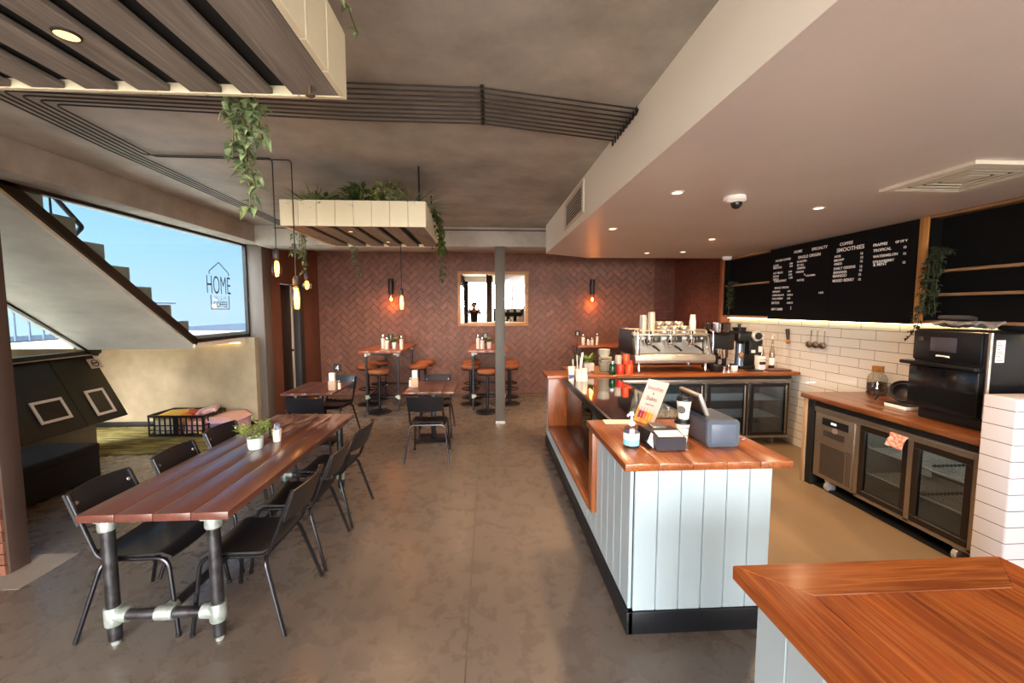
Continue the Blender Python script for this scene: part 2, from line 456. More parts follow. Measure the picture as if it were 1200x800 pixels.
# alcove under the outside stair
b = MB(); b.box(-6.4, -3.6, 6.6, 6.75, 0, 1.36); struct(b, 'wall_alcove', PLAS, flat=True)
b = MB(); b.box(-6.4, -6.2, 5.55, 6.75, 0, 1.36); struct(b, 'wall_alcove.001', PLAS, flat=True)
b = MB(); b.box(-6.2, -3.6, 6.575, 6.6, 0, .075, .003); struct(b, 'baseboard_alcove', M('black_skirting', '#1c1a18', .5))
b = MB(); b.box(-5.35, -5.215, 2.7, 5.6, 0, 1.22); b.box(-5.22, -5.1, 2.7, 5.6, 0, .45); b.box(-6.4, -5.2, 5.5, 6.75, 1.3, 1.36); struct(b, 'wall_alcove.002', M('pale_low_wall', '#a59c8c', .7, 0, '#948b7b', 3), flat=True)
b = MB(); b.box(-6.4, -3.35, -2.7, 2.8, 0, 3.2); struct(b, 'wall_left.002', BRICKD, flat=True)

# outside stair (concrete), running up towards the camera beyond the glass
prof = [(6.85, 1.30), (6.85, 1.455), (5.53, 1.455)]
y, z = 5.53, 1.455
for k in range(6):
    z += .197; prof.append((y, z)); y -= .276; prof.append((y, z))
prof += [(3.88, z), (3.88, z+.8), (2.75, z+.8), (2.75, 1.36+.7*(5.55-2.75)), (5.55, 1.30)]
STAIRC = M('stair_concrete', '#f0e8d6', .85, 0, '#d9d0bc', 2.0, (1, .6, 1), detail=9, bump=.15, lo=.35, hi=.75)
st = thing('concrete_staircase', 'concrete outdoor staircase seen through the left window, rising over the alcove', 'staircase', (-4.5, 5, 0))
b = MB(); b.prism([(p[0]-5, p[1]) for p in prof], 'X', -.7, .68); b.build('flight', STAIRC, st, flat=True)
b = MB(); q0, q1 = (.55, 1.298), (-2.25, 3.258)
b.prism([q0, q1, (q1[0], q1[1]-.012), (q0[0], q0[1]-.012)], 'X', -.7, .72); b.build('plastered_soffit', M('pale_streaked_plaster', '#efe6d4', .8, 0, '#cfc6b4', 1.4, (1, 2.2, 2.2), detail=8, lo=.3, hi=.7), st, flat=True)
b = MB(); b.tube([(.60, -.78, 2.50), (.60, -.70, 2.585), (.60, -.93, 2.80), (.60, -1.5, 3.25)], .022, 10, .03)
for yy, zz in ((-.98, 2.83), (-1.09, 2.92)): b.cyl((.60, yy, 2.63), (.60, yy, zz), .009)
b.build('handrail', M('grey_handrail', '#40464f', .4, .4), st)

# window_1: tall glass over the stair with a raking sill; dark frame
FRAME = M('black_window_frame', '#15110f', .4)
WGL = glass('tinted_window_glass', '#dfe8ec', 0, .0)
wx = -3.75
w1 = struct(MB().prism([(3.45, 2.78), (6.72, 2.78), (6.72, 1.42), (5.54, 1.42)], 'X', wx-.006, wx+.006), 'window_1', WGL, flat=True)
b = MB()
def bar(mb, a, c, w=.05, d=.05, x=wx):
    a = V((x, a[0], a[1])); c = V((x, c[0], c[1])); t = (c-a).normalized(); u = t.cross(V((1, 0, 0))).normalized()*w/2; e = V((d/2, 0, 0))
    A = [a+u+e, a-u+e, a-u-e, a+u-e]; B = [c+u+e, c-u+e, c-u-e, c+u-e]
    va = [mb.bm.verts.new(p) for p in A]; vb = [mb.bm.verts.new(p) for p in B]
    fs = [mb.bm.faces.new(va), mb.bm.faces.new(vb[::-1])]
    for i in range(4): fs.append(mb.bm.faces.new([va[i], vb[i], vb[(i+1) % 4], va[(i+1) % 4]]))
    bmesh.ops.recalc_face_normals(mb.bm, faces=fs)
bar(b, (3.2, 2.775), (6.74, 2.775), .035); bar(b, (6.71, 2.79), (6.71, 1.39), .035)
bar(b, (6.74, 1.395), (5.5, 1.395), .045); bar(b, (5.54, 1.375), (3.2, 3.00), .08)
struct(b, 'window_frame', FRAME, w1)
b = MB(); bar(b, (6.74, 1.34), (5.5, 1.34), .06, .03); bar(b, (5.55, 1.318), (3.2, 2.945), .05, .02, wx-.02)
struct(b, 'window_sill', STAIRC, w1)
# window_2: triangle of glass low under the stair
wx2 = -5.15
w2 = struct(MB().prism([(3.0, 1.25), (5.72, 1.25), (3.0, 3.1)], 'X', wx2-.005, wx2+.005), 'window_2', WGL, flat=True)
b = MB(); bar(b, (2.9, 1.245), (5.78, 1.245), .05, .06, wx2); bar(b, (5.70, 1.215), (2.9, 3.105), .055, .05, wx2+.045)
struct(b, 'window_frame', FRAME, w2)
b = MB(); b.box(-5.25, -5.13, 2.75, 5.72, 1.205, 1.225, .003); struct(b, 'window_sill', M('steel_sill', '#a8a29a', .4, .5), w2)

# logo on the glass
LOGO = M('dark_vinyl', '#2b333b', .5)
lg = thing('window_sign', 'dark coffee house logo with a roof outline lettered HOME on the left window', 'sign', (wx+.012, 6.06, 1.8))
F = lambda dy, dz: frame_mat((0, dy, dz), (0, 1, 0), (0, 0, 1))
b = MB()
def line(mb, pts, r=.006):
    mb.tube([(0, p[0], p[1]) for p in pts], r, 6)
line(b, [(-.21, .47), (-.21, .51), (0, .645), (.21, .51), (.21, .47)])
line(b, [(-.2, .19), (-.2, 0), (.19, 0), (.19, .19)])
b.build('house_outline', LOGO, lg)
b = MB()
b.text('HOME', .36, F(-.285, .21), 'LEFT', .001, .52, -.004); b.text('COFFEE', .115, F(-.0, .025), 'CENTER', .001, .78)
b.build('lettering', LOGO, lg)
b = MB(); b.text('SPECIALTY', .075, F(0, .12), 'CENTER', .001, .75); b.build('small_lettering', M('faded_vinyl', '#8fa4b8', .5), lg)

# front of the shop behind the camera: open glazed front, posts and lintel
b = MB(); b.box(-6.4, 4.3, -2.8, -2.7, 2.75, 3.3); b.box(3.2, 4.3, -2.8, -2.7, 0, 3.3)
struct(b, 'wall_front', CREAMP, flat=True)
b = MB(); b.box(-.42, -.2, -2.8, -2.6, 0, 2.8, .005); b.box(1.9, 1.98, -2.8, -2.7, 0, 2.75); struct(b, 'trim_9', BLKM)
b = MB(); b.box(-80, 60, -60, -2.8, -.25, -.02); b.box(-10, -6.4, -2.8, 40, -.25, -.02)
struct(b, 'pavement', M('pale_paving', '#d2cec6', .8, 0, '#c4bfb6', 1.2), flat=True)
b = MB(); b.box(-9.4, -9.2, -5, 40, -.02, 1.27); struct(b, 'wall_terrace', M('grey_parapet', '#3d4859', .8, 0, '#475366', .6), flat=True)
# railing outside the triangle window
rl = thing('balcony_railing', 'grey steel balustrade seen through the low triangular window', 'railing', (-6.75, 6.4, -.02))
b = MB(); b.cyl((0, -2.5, 1.95), (0, 3.0, 1.95), .025); b.cyl((0, -2.5, .25), (0, 3.0, .25), .02); b.cyl((0, .35, .5), (0, .95, 1.5), .03); b.build('rail', M('rail_grey', '#5b6a7c', .5, .3), rl)
for k in range(16):
    MB().cyl((0, -1.6+k*.19, 0), (0, -1.6+k*.19, 1.95), .014, n=8).build('baluster', bpy.data.materials['rail_grey'], rl)
# ================================================================== FURNITURE
SEATB = M('black_plywood', '#19191c', .36, coat=.1)
TUBE = M('black_chair_tube', '#38383c', .24, .85)
TUBEL = M('worn_chair_tube', '#8b857e', .3, .8)
BOLT = M('bolt_head', '#cfcabf', .3, .7)

def make_chair(label):
    t = thing('dining_chair', label, 'chair')
    rows = []
    for i in range(9):
        f = i/8; y = -.185+f*.4
        z = .452+.012*(abs(f-.45)*2)**2-(.03*max(0, (f-.85)/.15)**2)+(.02*max(0, (.1-f)/.1))
        rows.append([((-.2+.4*j/6)*(1-.03*f), y, z-.012*(1-((j-3)/3)**2)) for j in range(7)])
    b = MB(); b.ribbon(rows, .012); b.build('seat', SEATB, t)
    rows = []
    for i in range(5):
        f = i/4; z = .63+.175*f
        rows.append([(-.205+.41*j/8, -.2-.12*((z-.46)/.34)-.028*(1-((j-4)/4)**2)+.01, z+.006*math.sin(PI*j/8)*(1 if f > .5 else -1)) for j in range(9)])
    b = MB(); b.ribbon(rows, .012); bk = b.build('backrest', SEATB, t)
    b = MB()
    for s in (-1, 1): b.lathe([(.011, 0), (.009, .005), (0, .006)], (s*.165, -.286, .745), 10, (0, .95, .3))
    b.build('bolts', BOLT, bk)
    for s in (-1, 1):
        b = MB(); b.tube([(s*.225, .25, .006), (s*.2, .2, .437), (s*.2, -.16, .437), (s*.19, -.3, .80)], .0115, 9, .06)
        b.build('side_frame', TUBE, t)
        b = MB(); b.lathe([(.014, 0), (.014, .02)], (s*.225, .25, 0), 9); b.build('foot_cap', BLK, t)
    b = MB(); b.tube([(-.26, -.26, .006), (-.205, -.14, .43), (.205, -.14, .43), (.26, -.26, .006)], .0115, 9, .06)
    b.build('rear_leg_frame', TUBE, t)
    b = MB()
    b.tube([(-.2, .12, .43), (.2, .12, .43)], .009, 8); b.build('crossbar', TUBE, t)
    return t
chair0 = make_chair('black metal framed chair on the left of the long table, nearest the camera')
chair0.location = (-1.965, 2.49, 0); chair0.rotation_euler.z = -PI/2
CG = 'chairs at the long table'; chair0['group'] = CG
def ch(x, y, rz, label, g): return dup(chair0, (x, y, 0), rz, label, g)
ch(-1.945, 3.04, -PI/2+.02, 'black metal framed chair in the middle of the left side of the long table', CG)
ch(-1.975, 3.60, -PI/2-.02, 'black metal framed chair on the left of the long table beside the potted plant', CG)
ch(-1.385, 2.48, PI/2, 'black metal framed chair on the right of the long table, nearest the camera', CG)
ch(-1.385, 3.04, PI/2+.03, 'black metal framed chair in the middle of the right side of the long table', CG)
ch(-1.37, 3.63, PI/2-.05, 'black metal framed chair on the right of the long table, farthest from the camera', CG)
ch(-2.07, 5.02, 0, 'black chair with its back to the far end of the long table', 'chairs at the small square tables')
ch(-2.21, 5.98, PI-.15, 'black chair on the far side of the square table with the black number 4 stand', 'chairs at the small square tables')
ch(-.725, 5.02, .0, 'black chair seen from behind on the near side of the middle square table', 'chairs at the small square tables')
ch(-.76, 6.0, PI+.05, 'black chair on the far side of the middle square table', 'chairs at the small square tables')

# ---- long communal table
t = thing('communal_table', 'long dark red timber table on pipe legs in the left foreground', 'table', (-1.745, 3.2, 0))
b = MB()
for k in range(4):
    x = -.38+k*.19
    b.box(x+.001, x+.189, -1.02, 1.04, .70, .742, .0035, 2)
tw = wood('red_stained_planks', '#583229', '#633a2f', '#6f463b', 'Y', .32, .8, .35, .08)
nt = tw.node_tree; L = nt.links; bs = nt.nodes['Principled BSDF']; old = bs.inputs['Base Color'].links[0].from_socket
tc = nt.nodes.new('ShaderNodeTexCoord'); mp = nt.nodes.new('ShaderNodeMapping'); mp.inputs['Scale'].default_value = (9, 2.2, 1); L.new(tc.outputs['Object'], mp.inputs[0])
nz = nt.nodes.new('ShaderNodeTexNoise'); nz.inputs['Scale'].default_value = 1.6; nz.inputs['Detail'].default_value = 6; nz.inputs['Roughness'].default_value = .62; L.new(mp.outputs[0], nz.inputs[0])
sp_ = nt.nodes.new('ShaderNodeSeparateXYZ'); L.new(tc.outputs['Object'], sp_.inputs[0])
mr = nt.nodes.new('ShaderNodeMapRange'); mr.inputs['From Min'].default_value = -.3; mr.inputs['From Max'].default_value = .7; mr.inputs['To Min'].default_value = -.25; mr.inputs['To Max'].default_value = .13; L.new(sp_.outputs[1], mr.inputs[0])
ad = nt.nodes.new('ShaderNodeMath'); ad.operation = 'ADD'; L.new(nz.outputs[0], ad.inputs[0]); L.new(mr.outputs[0], ad.inputs[1])
rp = nt.nodes.new('ShaderNodeValToRGB'); rp.color_ramp.elements[0].position = .57; rp.color_ramp.elements[1].position = .66; rp.color_ramp.elements[0].color = (0, 0, 0, 1); rp.color_ramp.elements[1].color = (.75, .75, .75, 1); L.new(ad.outputs[0], rp.inputs[0])
mx = nt.nodes.new('ShaderNodeMix'); mx.data_type = 'RGBA'; L.new(rp.outputs[0], mx.inputs[0]); L.new(old, mx.inputs[6]); mx.inputs[7].default_value = lin('#c4aca2'); L.new(mx.outputs[2], bs.inputs['Base Color'])
b.build('tabletop', tw, t)
for sx in (-1, 1):
    for y in (-.97, .92):
        b = MB(); b.cyl((sx*.27, y, .03), (sx*.27, y, .68), .031, n=18); lg_ = b.build('leg', PIPE, t)
        b = MB(); b.lathe([(.039, 0), (.041, .01), (.041, .045), (.036, .055)], (sx*.27, y, .64), 18); b.box(sx*.27-.045 if sx > 0 else sx*.27-.035, sx*.27+.035 if sx > 0 else sx*.27+.045, y-.04, y+.04, .69, .70, .003)
        b.build('top_flange', GALV, lg_)
        b = MB(); b.lathe([(.04, -.05), (.042, -.045), (.042, .045), (.04, .05)], (sx*.27, y, .165), 18)
        b.cyl((sx*.27, y, .165), (sx*.19, y, .165), .038, n=16); b.build('tee_fitting', GALV, lg_)
        b = MB(); b.lathe([(.02, 0), (.022, .012), (.012, .02), (.012, .04)], (sx*.27, y, 0), 14); b.build('foot', GALV, lg_)
for y in (-.97, .92):
    b = MB(); b.cyl((-.2, y, .165), (.2, y, .165), .028, n=16); b.build('end_stretcher', PIPE, t)
    b = MB(); b.cyl((-.045, y, .165), (.045, y, .165), .037, n=16); b.cyl((0, y, .165), (0, y+(.06 if y < 0 else -.06), .165), .036, n=16); b.build('tee_fitting', GALV, t)
b = MB(); b.cyl((0, -.93, .165), (0, .88, .165), .026, n=16); b.build('long_stretcher', PIPE, t)

# ---- small square tables on pedestals
def sq_table(loc, rz, label):
    t = thing('square_table', label, 'table', loc, rz, 'square tables near the back')
    b = MB()
    for k in range(4): b.box(-.32+k*.16+.0008, -.32+(k+1)*.16-.0008, -.43, .43, .712, .742, .003)
    b.build('tabletop', TABLEW, t)
    b = MB(); b.box(-.032, .032, -.032, .032, .012, .70, .004); b.build('column', BLKM, t)
    b = MB(); b.box(-.22, .22, -.22, .22, 0, .012, .004); b.build('base_plate', BLKM, t)
    b = MB(); b.box(-.15, .15, -.15, .15, .70, .712, .003); b.build('top_plate', BLKM, t)
sq_table((-2.29, 5.72, 0), -.0, 'square timber pedestal table carrying the black number 4 stand')
sq_table((-.765, 5.72, 0), 0, 'square timber pedestal table in the middle of the room with white shakers')

# ---- tall bar tables against the back wall
LEATH = M('tan_leather', '#b0643a', .42, 0, '#93502b', 9, bump=.08)
def bar_table(x, label):
    t = thing('bar_table', label, 'table', (x, 7.98, 0), 0, 'tall bar tables at the back wall')
    b = MB()
    for k in range(4): b.box(-.36+k*.18+.0008, -.36+(k+1)*.18-.0008, -.79, .79, 1.045, 1.085, .004)
    b.build('tabletop', wood('bar_table_wood', '#7a3a20', '#9b4f2e', '#b06a45', 'Y', .28, 1, .3), t)
    for sx in (-1, 1):
        for y in (-.62, .7):
            b = MB(); b.cyl((sx*.275, y, 0), (sx*.275, y, 1.0), .021, n=14); l = b.build('leg', PIPE, t)
            b = MB(); b.lathe([(.029, 0), (.03, .06)], (sx*.275, y, .975), 14); b.cyl((sx*.275, y, 1.02), (sx*.2, y, 1.02), .028, n=12); b.build('elbow_fitting', M('pale_fitting', '#d3d3c4', .45, .2), l)
            b = MB(); b.lathe([(.03, -.035), (.03, .035)], (sx*.275, y, .25), 14); b.cyl((sx*.275, y, .25), (sx*.22, y, .25), .028, n=12); b.build('tee_fitting', bpy.data.materials['pale_fitting'], l)
    for y in (-.62, .7):
        b = MB(); b.cyl((-.2, y, 1.02), (.2, y, 1.02), .02, n=12); b.build('top_rail', PIPE, t)
        b = MB(); b.cyl((-.22, y, .25), (.22, y, .25), .02, n=12); b.build('end_stretcher', PIPE, t)
    b = MB(); b.cyl((-.275, -.6, .25), (-.275, .68, .25), .02, n=12); b.build('long_stretcher', PIPE, t)
bar_table(-1.865, 'tall bar table at the left end of the herringbone wall')
bar_table(.0, 'tall bar table standing behind the grey post below the mirror')

def make_stool(label, loc, g):
    t = thing('bar_stool', label, 'stool', loc, 0, g)
    b = MB(); b.lathe([(0, .685), (.15, .685), (.175, .70), (.182, .725), (.175, .75), (.14, .762), (0, .765)], (0, 0, 0), 28); b.build('seat', LEATH, t)
    b = MB(); b.lathe([(.16, .665), (.165, .675), (.165, .686), (.15, .686)], (0, 0, 0), 24); b.build('seat_ring', BLK, t)
    b = MB(); b.cyl((0, 0, .03), (0, 0, .67), .026, n=14); b.build('column', TUBE, t)
    b = MB(); b.tube([(.16*math.cos(2*PI*k/24), .16*math.sin(2*PI*k/24), .3) for k in range(24)], .01, 8, closed=True); b.cyl((-.16, 0, .3), (.16, 0, .3), .008, n=8); b.build('footrest', TUBE, t)
    b = MB(); b.lathe([(0, 0), (.2, 0), (.205, .01), (.19, .022), (.05, .035), (.03, .05), (0, .05)], (0, 0, 0), 28); b.build('base', BLK, t)
    return t
SG1, SG2 = 'stools at the left bar table', 'stools at the bar table behind the post'
s0 = make_stool('tan leather bar stool in front of the near end of the left bar table', (-1.9, 7.27, 0), SG1)
for x, y, l, g in ((-2.27, 7.9, 'tan leather stool left of the left bar table, nearer one', SG1), (-2.2, 8.45, 'tan leather stool left of the left bar table, nearer the brick wall', SG1),
                (-1.33, 7.9, 'tan leather stool right of the left bar table, nearer one', SG1), (-1.28, 8.4, 'tan leather stool right of the left bar table, nearer the brick wall', SG1),
                (-.02, 7.18, 'tan leather bar stool directly left of the grey post, nearest the camera', SG2), (-.34, 7.8, 'tan leather stool on the left of the bar table behind the post, nearer one', SG2),
                (-.33, 8.4, 'tan leather stool on the left of the bar table behind the post, nearer the wall', SG2), (.4, 7.8, 'tan leather stool on the right of the bar table behind the post, nearer one', SG2),
                (.42, 8.4, 'tan leather stool on the right of the bar table behind the post, nearer the wall', SG2)):
    dup(s0, (x, y, 0), random.uniform(0, 3), l, g)

# ---- steel post
t = thing('steel_post', 'square grey steel post standing in the middle of the room', 'post', (.18, 6.46, 0))
MB().box(-.075, .075, -.06, .06, .0, 2.75, .006).build('shaft', M('grey_post_paint', '#565048', .5, .1, '#625b52', 3, (1, 1, .3)), t)
MB().box(-.076, .076, -.0645, -.0605, .0, .05, .001).build('scuffed_foot', M('scuffed_steel', '#b7b2a8', .5, .3), t)

# ---- alcove furniture
BENCHB = M('black_fabric', '#0d0d0e', .85, 0, '#151516', 40, bump=.1)
t = thing('bench_seat', 'low black upholstered bench at the far left beside the brown column', 'bench', (-4.4, 3.7, 0))
MB().box(-.33, .27, -.9, .86, .03, .33, .02, 3).build('base', BENCHB, t)
MB().box(-.335, .275, -.905, .865, .30, .395, .022, 3).build('cushion', BENCHB, t)
PANB = M('black_board', '#191817', .42, 0, '#211f1d', 5)
t = thing('sloping_panel', 'large black panel sloping out over the bench below the triangular window', 'panel', (-5.2, 4.3, 1.2))
d = V((.40, 0, -.80))
b = MB()
for y0, y1 in ((-1.55, .87), (.878, 1.43)):
    b.prism([(0, 0), (.40, -.80), (.36, -.815), (-.03, -.0)], 'Y', y0, y1)
b.build('boards', PANB, t)
b = MB(); b.prism([(0.03, .012), (0.03, -.0), (-.05, -.0), (-.05, .012)], 'Y', -1.55, 1.43); b.build('top_rail', M('panel_rail', '#8d867c', .5, .2), t)
sl = d.normalized(); nrm = V((.80, 0, .40)).normalized()
WFR = M('white_picture_frame', '#f4ece6', .5); DKA = M('black_art_print', '#141010', .4, 0, '#221a16', 5)
def pic(label, yc, s0_, w, h, tw):
    o = V((-5.2, yc, 1.2))+sl*s0_+nrm*.004
    t = thing('picture_frame', label, 'picture', o)
    R = V((0, math.cos(tw), 0))+sl*math.sin(tw); U = -sl*math.cos(tw)+V((0, math.sin(tw), 0))
    m = frame_mat((0, 0, 0), R, U); fw = .032
    b = MB()
    for a in ((-w/2, w/2, h/2-fw, h/2), (-w/2, w/2, -h/2, -h/2+fw), (-w/2, -w/2+fw, -h/2+fw, h/2-fw), (w/2-fw, w/2, -h/2+fw, h/2-fw)):
        b.box(a[0], a[1], a[2], a[3], 0, .014, .002, 1, m)
    b.build('frame', WFR, t)
    MB().box(-w/2+fw, w/2-fw, -h/2+fw, h/2-fw, 0, .006, mat=m).build('print', DKA, t)
pic('white framed black print on the sloping panel, nearer the brown column', 4.895, .61, .345, .27, .0)
pic('white framed black print on the sloping panel, nearer the toy crate', 5.47, .637, .255, .345, .0)
t = thing('notice', 'small pale notice with a round dark emblem at the top corner of the sloping panel', 'notice', V((-5.2, 5.70, 1.2))+sl*.115+nrm*.003)
m = frame_mat((0, 0, 0), (0, 1, 0), -sl)
MB().box(-.085, .085, -.075, .06, 0, .003, mat=m).build('sheet', M('pale_notice', '#cdbfb4', .6), t)
b = MB(); b.tube([m @ V((.045*math.cos(a*PI/9), .045*math.sin(a*PI/9)-.005, .004)) for a in range(18)], .006, 6, closed=True); b.box(-.03, .03, -.012, .008, .003, .006, mat=m)
b.build('emblem', M('dark_print', '#3a302e', .6), t)

# rug
GRASS = M('green_patterned_rug', '#4c4622', .95, 0, '#8d8348', 6, (.5, 3.2, 1), detail=5, bump=.4, lo=.42, hi=.6)
b = MB(); b.prism([(-.72, -.62), (.72, -.62), (.72, .62), (-1.6, .62), (-1.6, -.28), (-.72, -.28)], 'Z', .001, .012); tag(b.build('rug', GRASS, None, (-4.35, 5.9, .0)), 'green patterned rug on the alcove floor under the toy crate', 'rug')

# ---- toy crate
t = thing('toy_crate', 'black open-sided plastic crate full of toys on the green rug', 'crate', (-4.38, 6.22, .013), -.06)
CR = M('black_crate_plastic', '#121013', .4)
W2, D2, H2 = .39, .23, .30
def grid_side(name, u, v, n, fn):
    b = MB()
    fn(b, -u, u, 0, .03); fn(b, -u, u, H2-.035, H2); fn(b, -u, u, .145, .16)
    fn(b, -u, u, .075, .085)
    for k in range(n+1):
        c = -u+.012+(2*u-.024)*k/n; fn(b, c-.008, c+.008, 0, H2)
    mid = 0; fn(b, -.035, .035, 0, H2)
    return b.build(name, CR, t)
grid_side('front_side', W2, D2, 10, lambda b, a, c, z0, z1: b.box(a, c, -D2-.008, -D2+.008, z0, z1, .002, 1))
grid_side('back_side', W2, D2, 10, lambda b, a, c, z0, z1: b.box(a, c, D2-.008, D2+.008, z0, z1, .002, 1))
grid_side('left_end', D2, W2, 5, lambda b, a, c, z0, z1: b.box(-W2-.008, -W2+.008, a, c, z0, z1, .002, 1))
grid_side('right_end', D2, W2, 5, lambda b, a, c, z0, z1: b.box(W2-.008, W2+.008, a, c, z0, z1, .002, 1))
MB().box(-W2, W2, -D2, D2, 0, .012).build('floor_panel', CR, t)
toys = [('toy_box', 'yellow board game box lying on top in the toy crate', '#d8b04a', (-.19, .0, .262), (.34, .36, .05), (.05, -.04, .05), 'box'),
        ('toy_box', 'pale cream box standing inside the toy crate at the left', '#cfc6ac', (-.2, -.05, .125), (.3, .28, .2), (0, 0, .02), 'box'),
        ('toy_bag', 'pink patterned toy bag sticking out of the right end of the toy crate', '#c2578f', (.25, .06, .3), (.26, .24, .06), (.1, -.25, .3), 'bag'),
        ('toy_block', 'large red toy block at the middle of the toy crate', '#b8402c', (.05, .07, .25), (.16, .16, .09), (.2, .1, .5), 'toy'),
        ('toy_block', 'large orange toy block beside the yellow game box', '#d98a2e', (.06, -.12, .245), (.12, .12, .08), (.1, .2, .2), 'toy'),
        ('toy_box', 'pale pink toy box inside the right half of the toy crate', '#d9a9a6', (.22, -.03, .115), (.28, .3, .17), (0, 0, -.03), 'box')]
for nm, lb, c, p, s, r, cat in toys:
    b = MB(); b.obox((0, 0, 0), s, r, .015, 3)
    m_ = t.location; ca, sa = math.cos(-.06), math.sin(-.06)
    tag(b.build(nm, M('toy_'+c[1:], c, .5, 0, '#e9dccb' if cat == 'bag' else None, 9), None, (m_.x+p[0]*ca-p[1]*sa, m_.y+p[0]*sa+p[1]*ca, m_.z+p[2])), lb, cat)
BALL = [('#c9c1a6', -.31, -.17, .055), ('#b5473c', .0, -.18, .04), ('#d8d0b4', .1, -.18, .07), ('#c7b24a', .3, -.19, .06)]
for k, (c, x, y, z) in enumerate(BALL):
    lb = ['cream toy ball behind the crate bars at the left corner', 'small red toy ball behind the crate bars near its middle', 'ivory toy ball behind the crate bars right of the middle', 'mustard toy ball behind the crate bars at the right corner'][k]
    tag(MB().sphere((0, 0, 0), .038, seg=16).build('toy_ball', M('ball_'+c[1:], c, .4), None, (-4.38+x*ca, 6.22+y, .013+.055+(z-.055)*.0)), lb, 'toy')
# pink play house roof box beside the crate
t = thing('toy_house', 'pink and white plastic toy house with an orange roof beside the toy crate', 'toy', (-3.86, 6.28, .0), -.02)
PK = M('pink_plastic', '#e0b2d2', .4); OR_ = M('orange_pink_roof', '#e3b8ae', .5, 0, '#dba99d', 6)
b = MB()
for x in (-.21, .2): b.box(x-.014, x+.014, -.2, -.17, 0, .19, .003); b.box(x-.014, x+.014, .17, .2, 0, .19, .003)
b.box(-.225, .215, -.2, -.17, .16, .19, .003); b.box(-.225, .215, -.2, -.17, 0, .03, .003)
b.box(-.225, .215, .17, .2, 0, .19, .003); b.box(-.225, -.2, -.2, .2, 0, .19, .003); b.box(.19, .215, -.2, .2, 0, .19, .003); b.build('walls', PK, t)
b = MB(); b.prism([(-.24, .19), (-.21, .205), (-.12, .26), (.12, .26), (.205, .205), (.235, .19)], 'Y', -.22, .22); b.build('roof', OR_, t)
b = MB(); b.box(-.245, .24, -.228, -.212, .184, .204, .003); b.box(-.245, .24, .212, .228, .184, .204, .003); b.build('roof_trim', PK, t)
b = MB(); b.box(-.19, .18, -.172, -.166, .03, .16); b.build('window_panel', M('mauve_panel', '#8e7f9a', .4), t)
# ================================================================== BAR
BOARD = M('pale_blue_boarding', '#a4b6bf', .35, 0, '#adbdc3', 2, (1, 1, .3))
KICK = M('black_kickboard', '#17191e', .35)
def vboards(mb, axis, a, c, face, thick, z0, z1, w=.132, gap=.004):
    """vertical tongue-and-groove boards; axis 'X' runs along x with its face at y=face"""
    n = max(1, round(abs(c-a)/w)); w = (c-a)/n
    for k in range(n):
        p, q = a+k*w+gap/2, a+(k+1)*w-gap/2
        if axis == 'X': mb.box(p, q, face, face+thick, z0, z1, .003, 1)
        else: mb.box(face, face+thick, p, q, z0, z1, .003, 1)

sc_ = thing('service_counter', 'pale blue boarded service counter with timber top and niche in the centre right', 'counter', (1.18, 3.6, 0))
def P(b, name, mat, lab=None, flat=False):
    """build world-space geometry as a part of the current counter"""
    for v in b.bm.verts: v.co -= cur.location
    o = b.build(name, mat, cur, flat=flat)
    if lab: o['label'] = lab
    return o
cur = sc_
b = MB(); vboards(b, 'X', .79, 1.56, 2.14, .02, .13, .945); P(b, 'front_panel', BOARD)
b = MB(); vboards(b, 'Y', 2.16, 2.86, .77, .02, .13, .945); vboards(b, 'Y', 2.86, 5.05, .77, .02, .13, .335); vboards(b, 'Y', 5.06, 5.42, .77, .02, .13, .945)
P(b, 'side_panel', BOARD)
b = MB(); b.box(.80, 1.55, 2.165, 2.90, .0, .945); b.box(.80, 1.55, 2.90, 5.1, 0, .33); b.box(.80, 1.02, 5.1, 5.42, .0, .945); P(b, 'carcass', M('dark_carcass', '#221d1a', .7), flat=True)
b = MB(); b.box(.765, 1.56, 2.13, 2.16, .0, .128, .003); b.box(.755, .79, 2.13, 5.43, 0, .128, .003); P(b, 'kickboard', KICK)
b = MB()
for k in range(5):
    x0 = .715+k*.185; b.box(x0+.0006, x0+.1844, 2.09, 2.965, .945, .985, .004)
P(b, 'countertop', JARRAH)
b = MB(); b.box(.715, 1.05, 4.98, 5.46, .945, .985, .004); P(b, 'end_top', JARRAHX)
b = MB(); b.box(.735, .80, 2.855, 2.955, .335, .945, .003); P(b, 'niche_near_post', JARRAHZ)
b = MB(); b.box(.735, .985, 2.955, 5.06, .31, .35, .003); P(b, 'niche_sill', JARRAH)
b = MB(); b.box(.735, .99, 5.03, 5.06, .35, .945, .003); P(b, 'niche_far_panel', JARRAHZ)

# glass topped cake display set into the niche
t = thing('cake_display', 'glass topped refrigerated cake display set into the niche of the service counter', 'display case', (1.25, 3.85, .35)); cur = t
DGL = glass('dark_glass_top', '#7a7468', .06, .62); SGL = glass('smoked_front_glass', '#8f8c88', .01, .04)
b = MB(); b.box(.93, 1.55, 3.0, 4.93, .958, .966); P(b, 'glass_top', DGL, flat=True)
b = MB(); b.box(.90, .935, 2.97, 4.95, .905, .968, .008); b.box(1.53, 1.56, 2.97, 4.95, .905, .968, .004); b.box(.93, 1.55, 4.92, 4.95, .905, .968, .004); b.box(.93, 1.55, 2.97, 3.0, .905, .968, .004)
P(b, 'top_frame', BLK)
b = MB(); b.box(.945, .953, 3.0, 4.92, .352, .905); P(b, 'front_glass', SGL, flat=True)
b = MB(); b.box(.96, 1.53, 3.0, 4.92, .352, .40); P(b, 'base_deck', M('case_deck', '#4b3026', .3))
b = MB(); b.box(1.535, 1.555, 2.97, 4.95, .352, .905); P(b, 'rear_doors', M('case_rear', '#241e1b', .3))
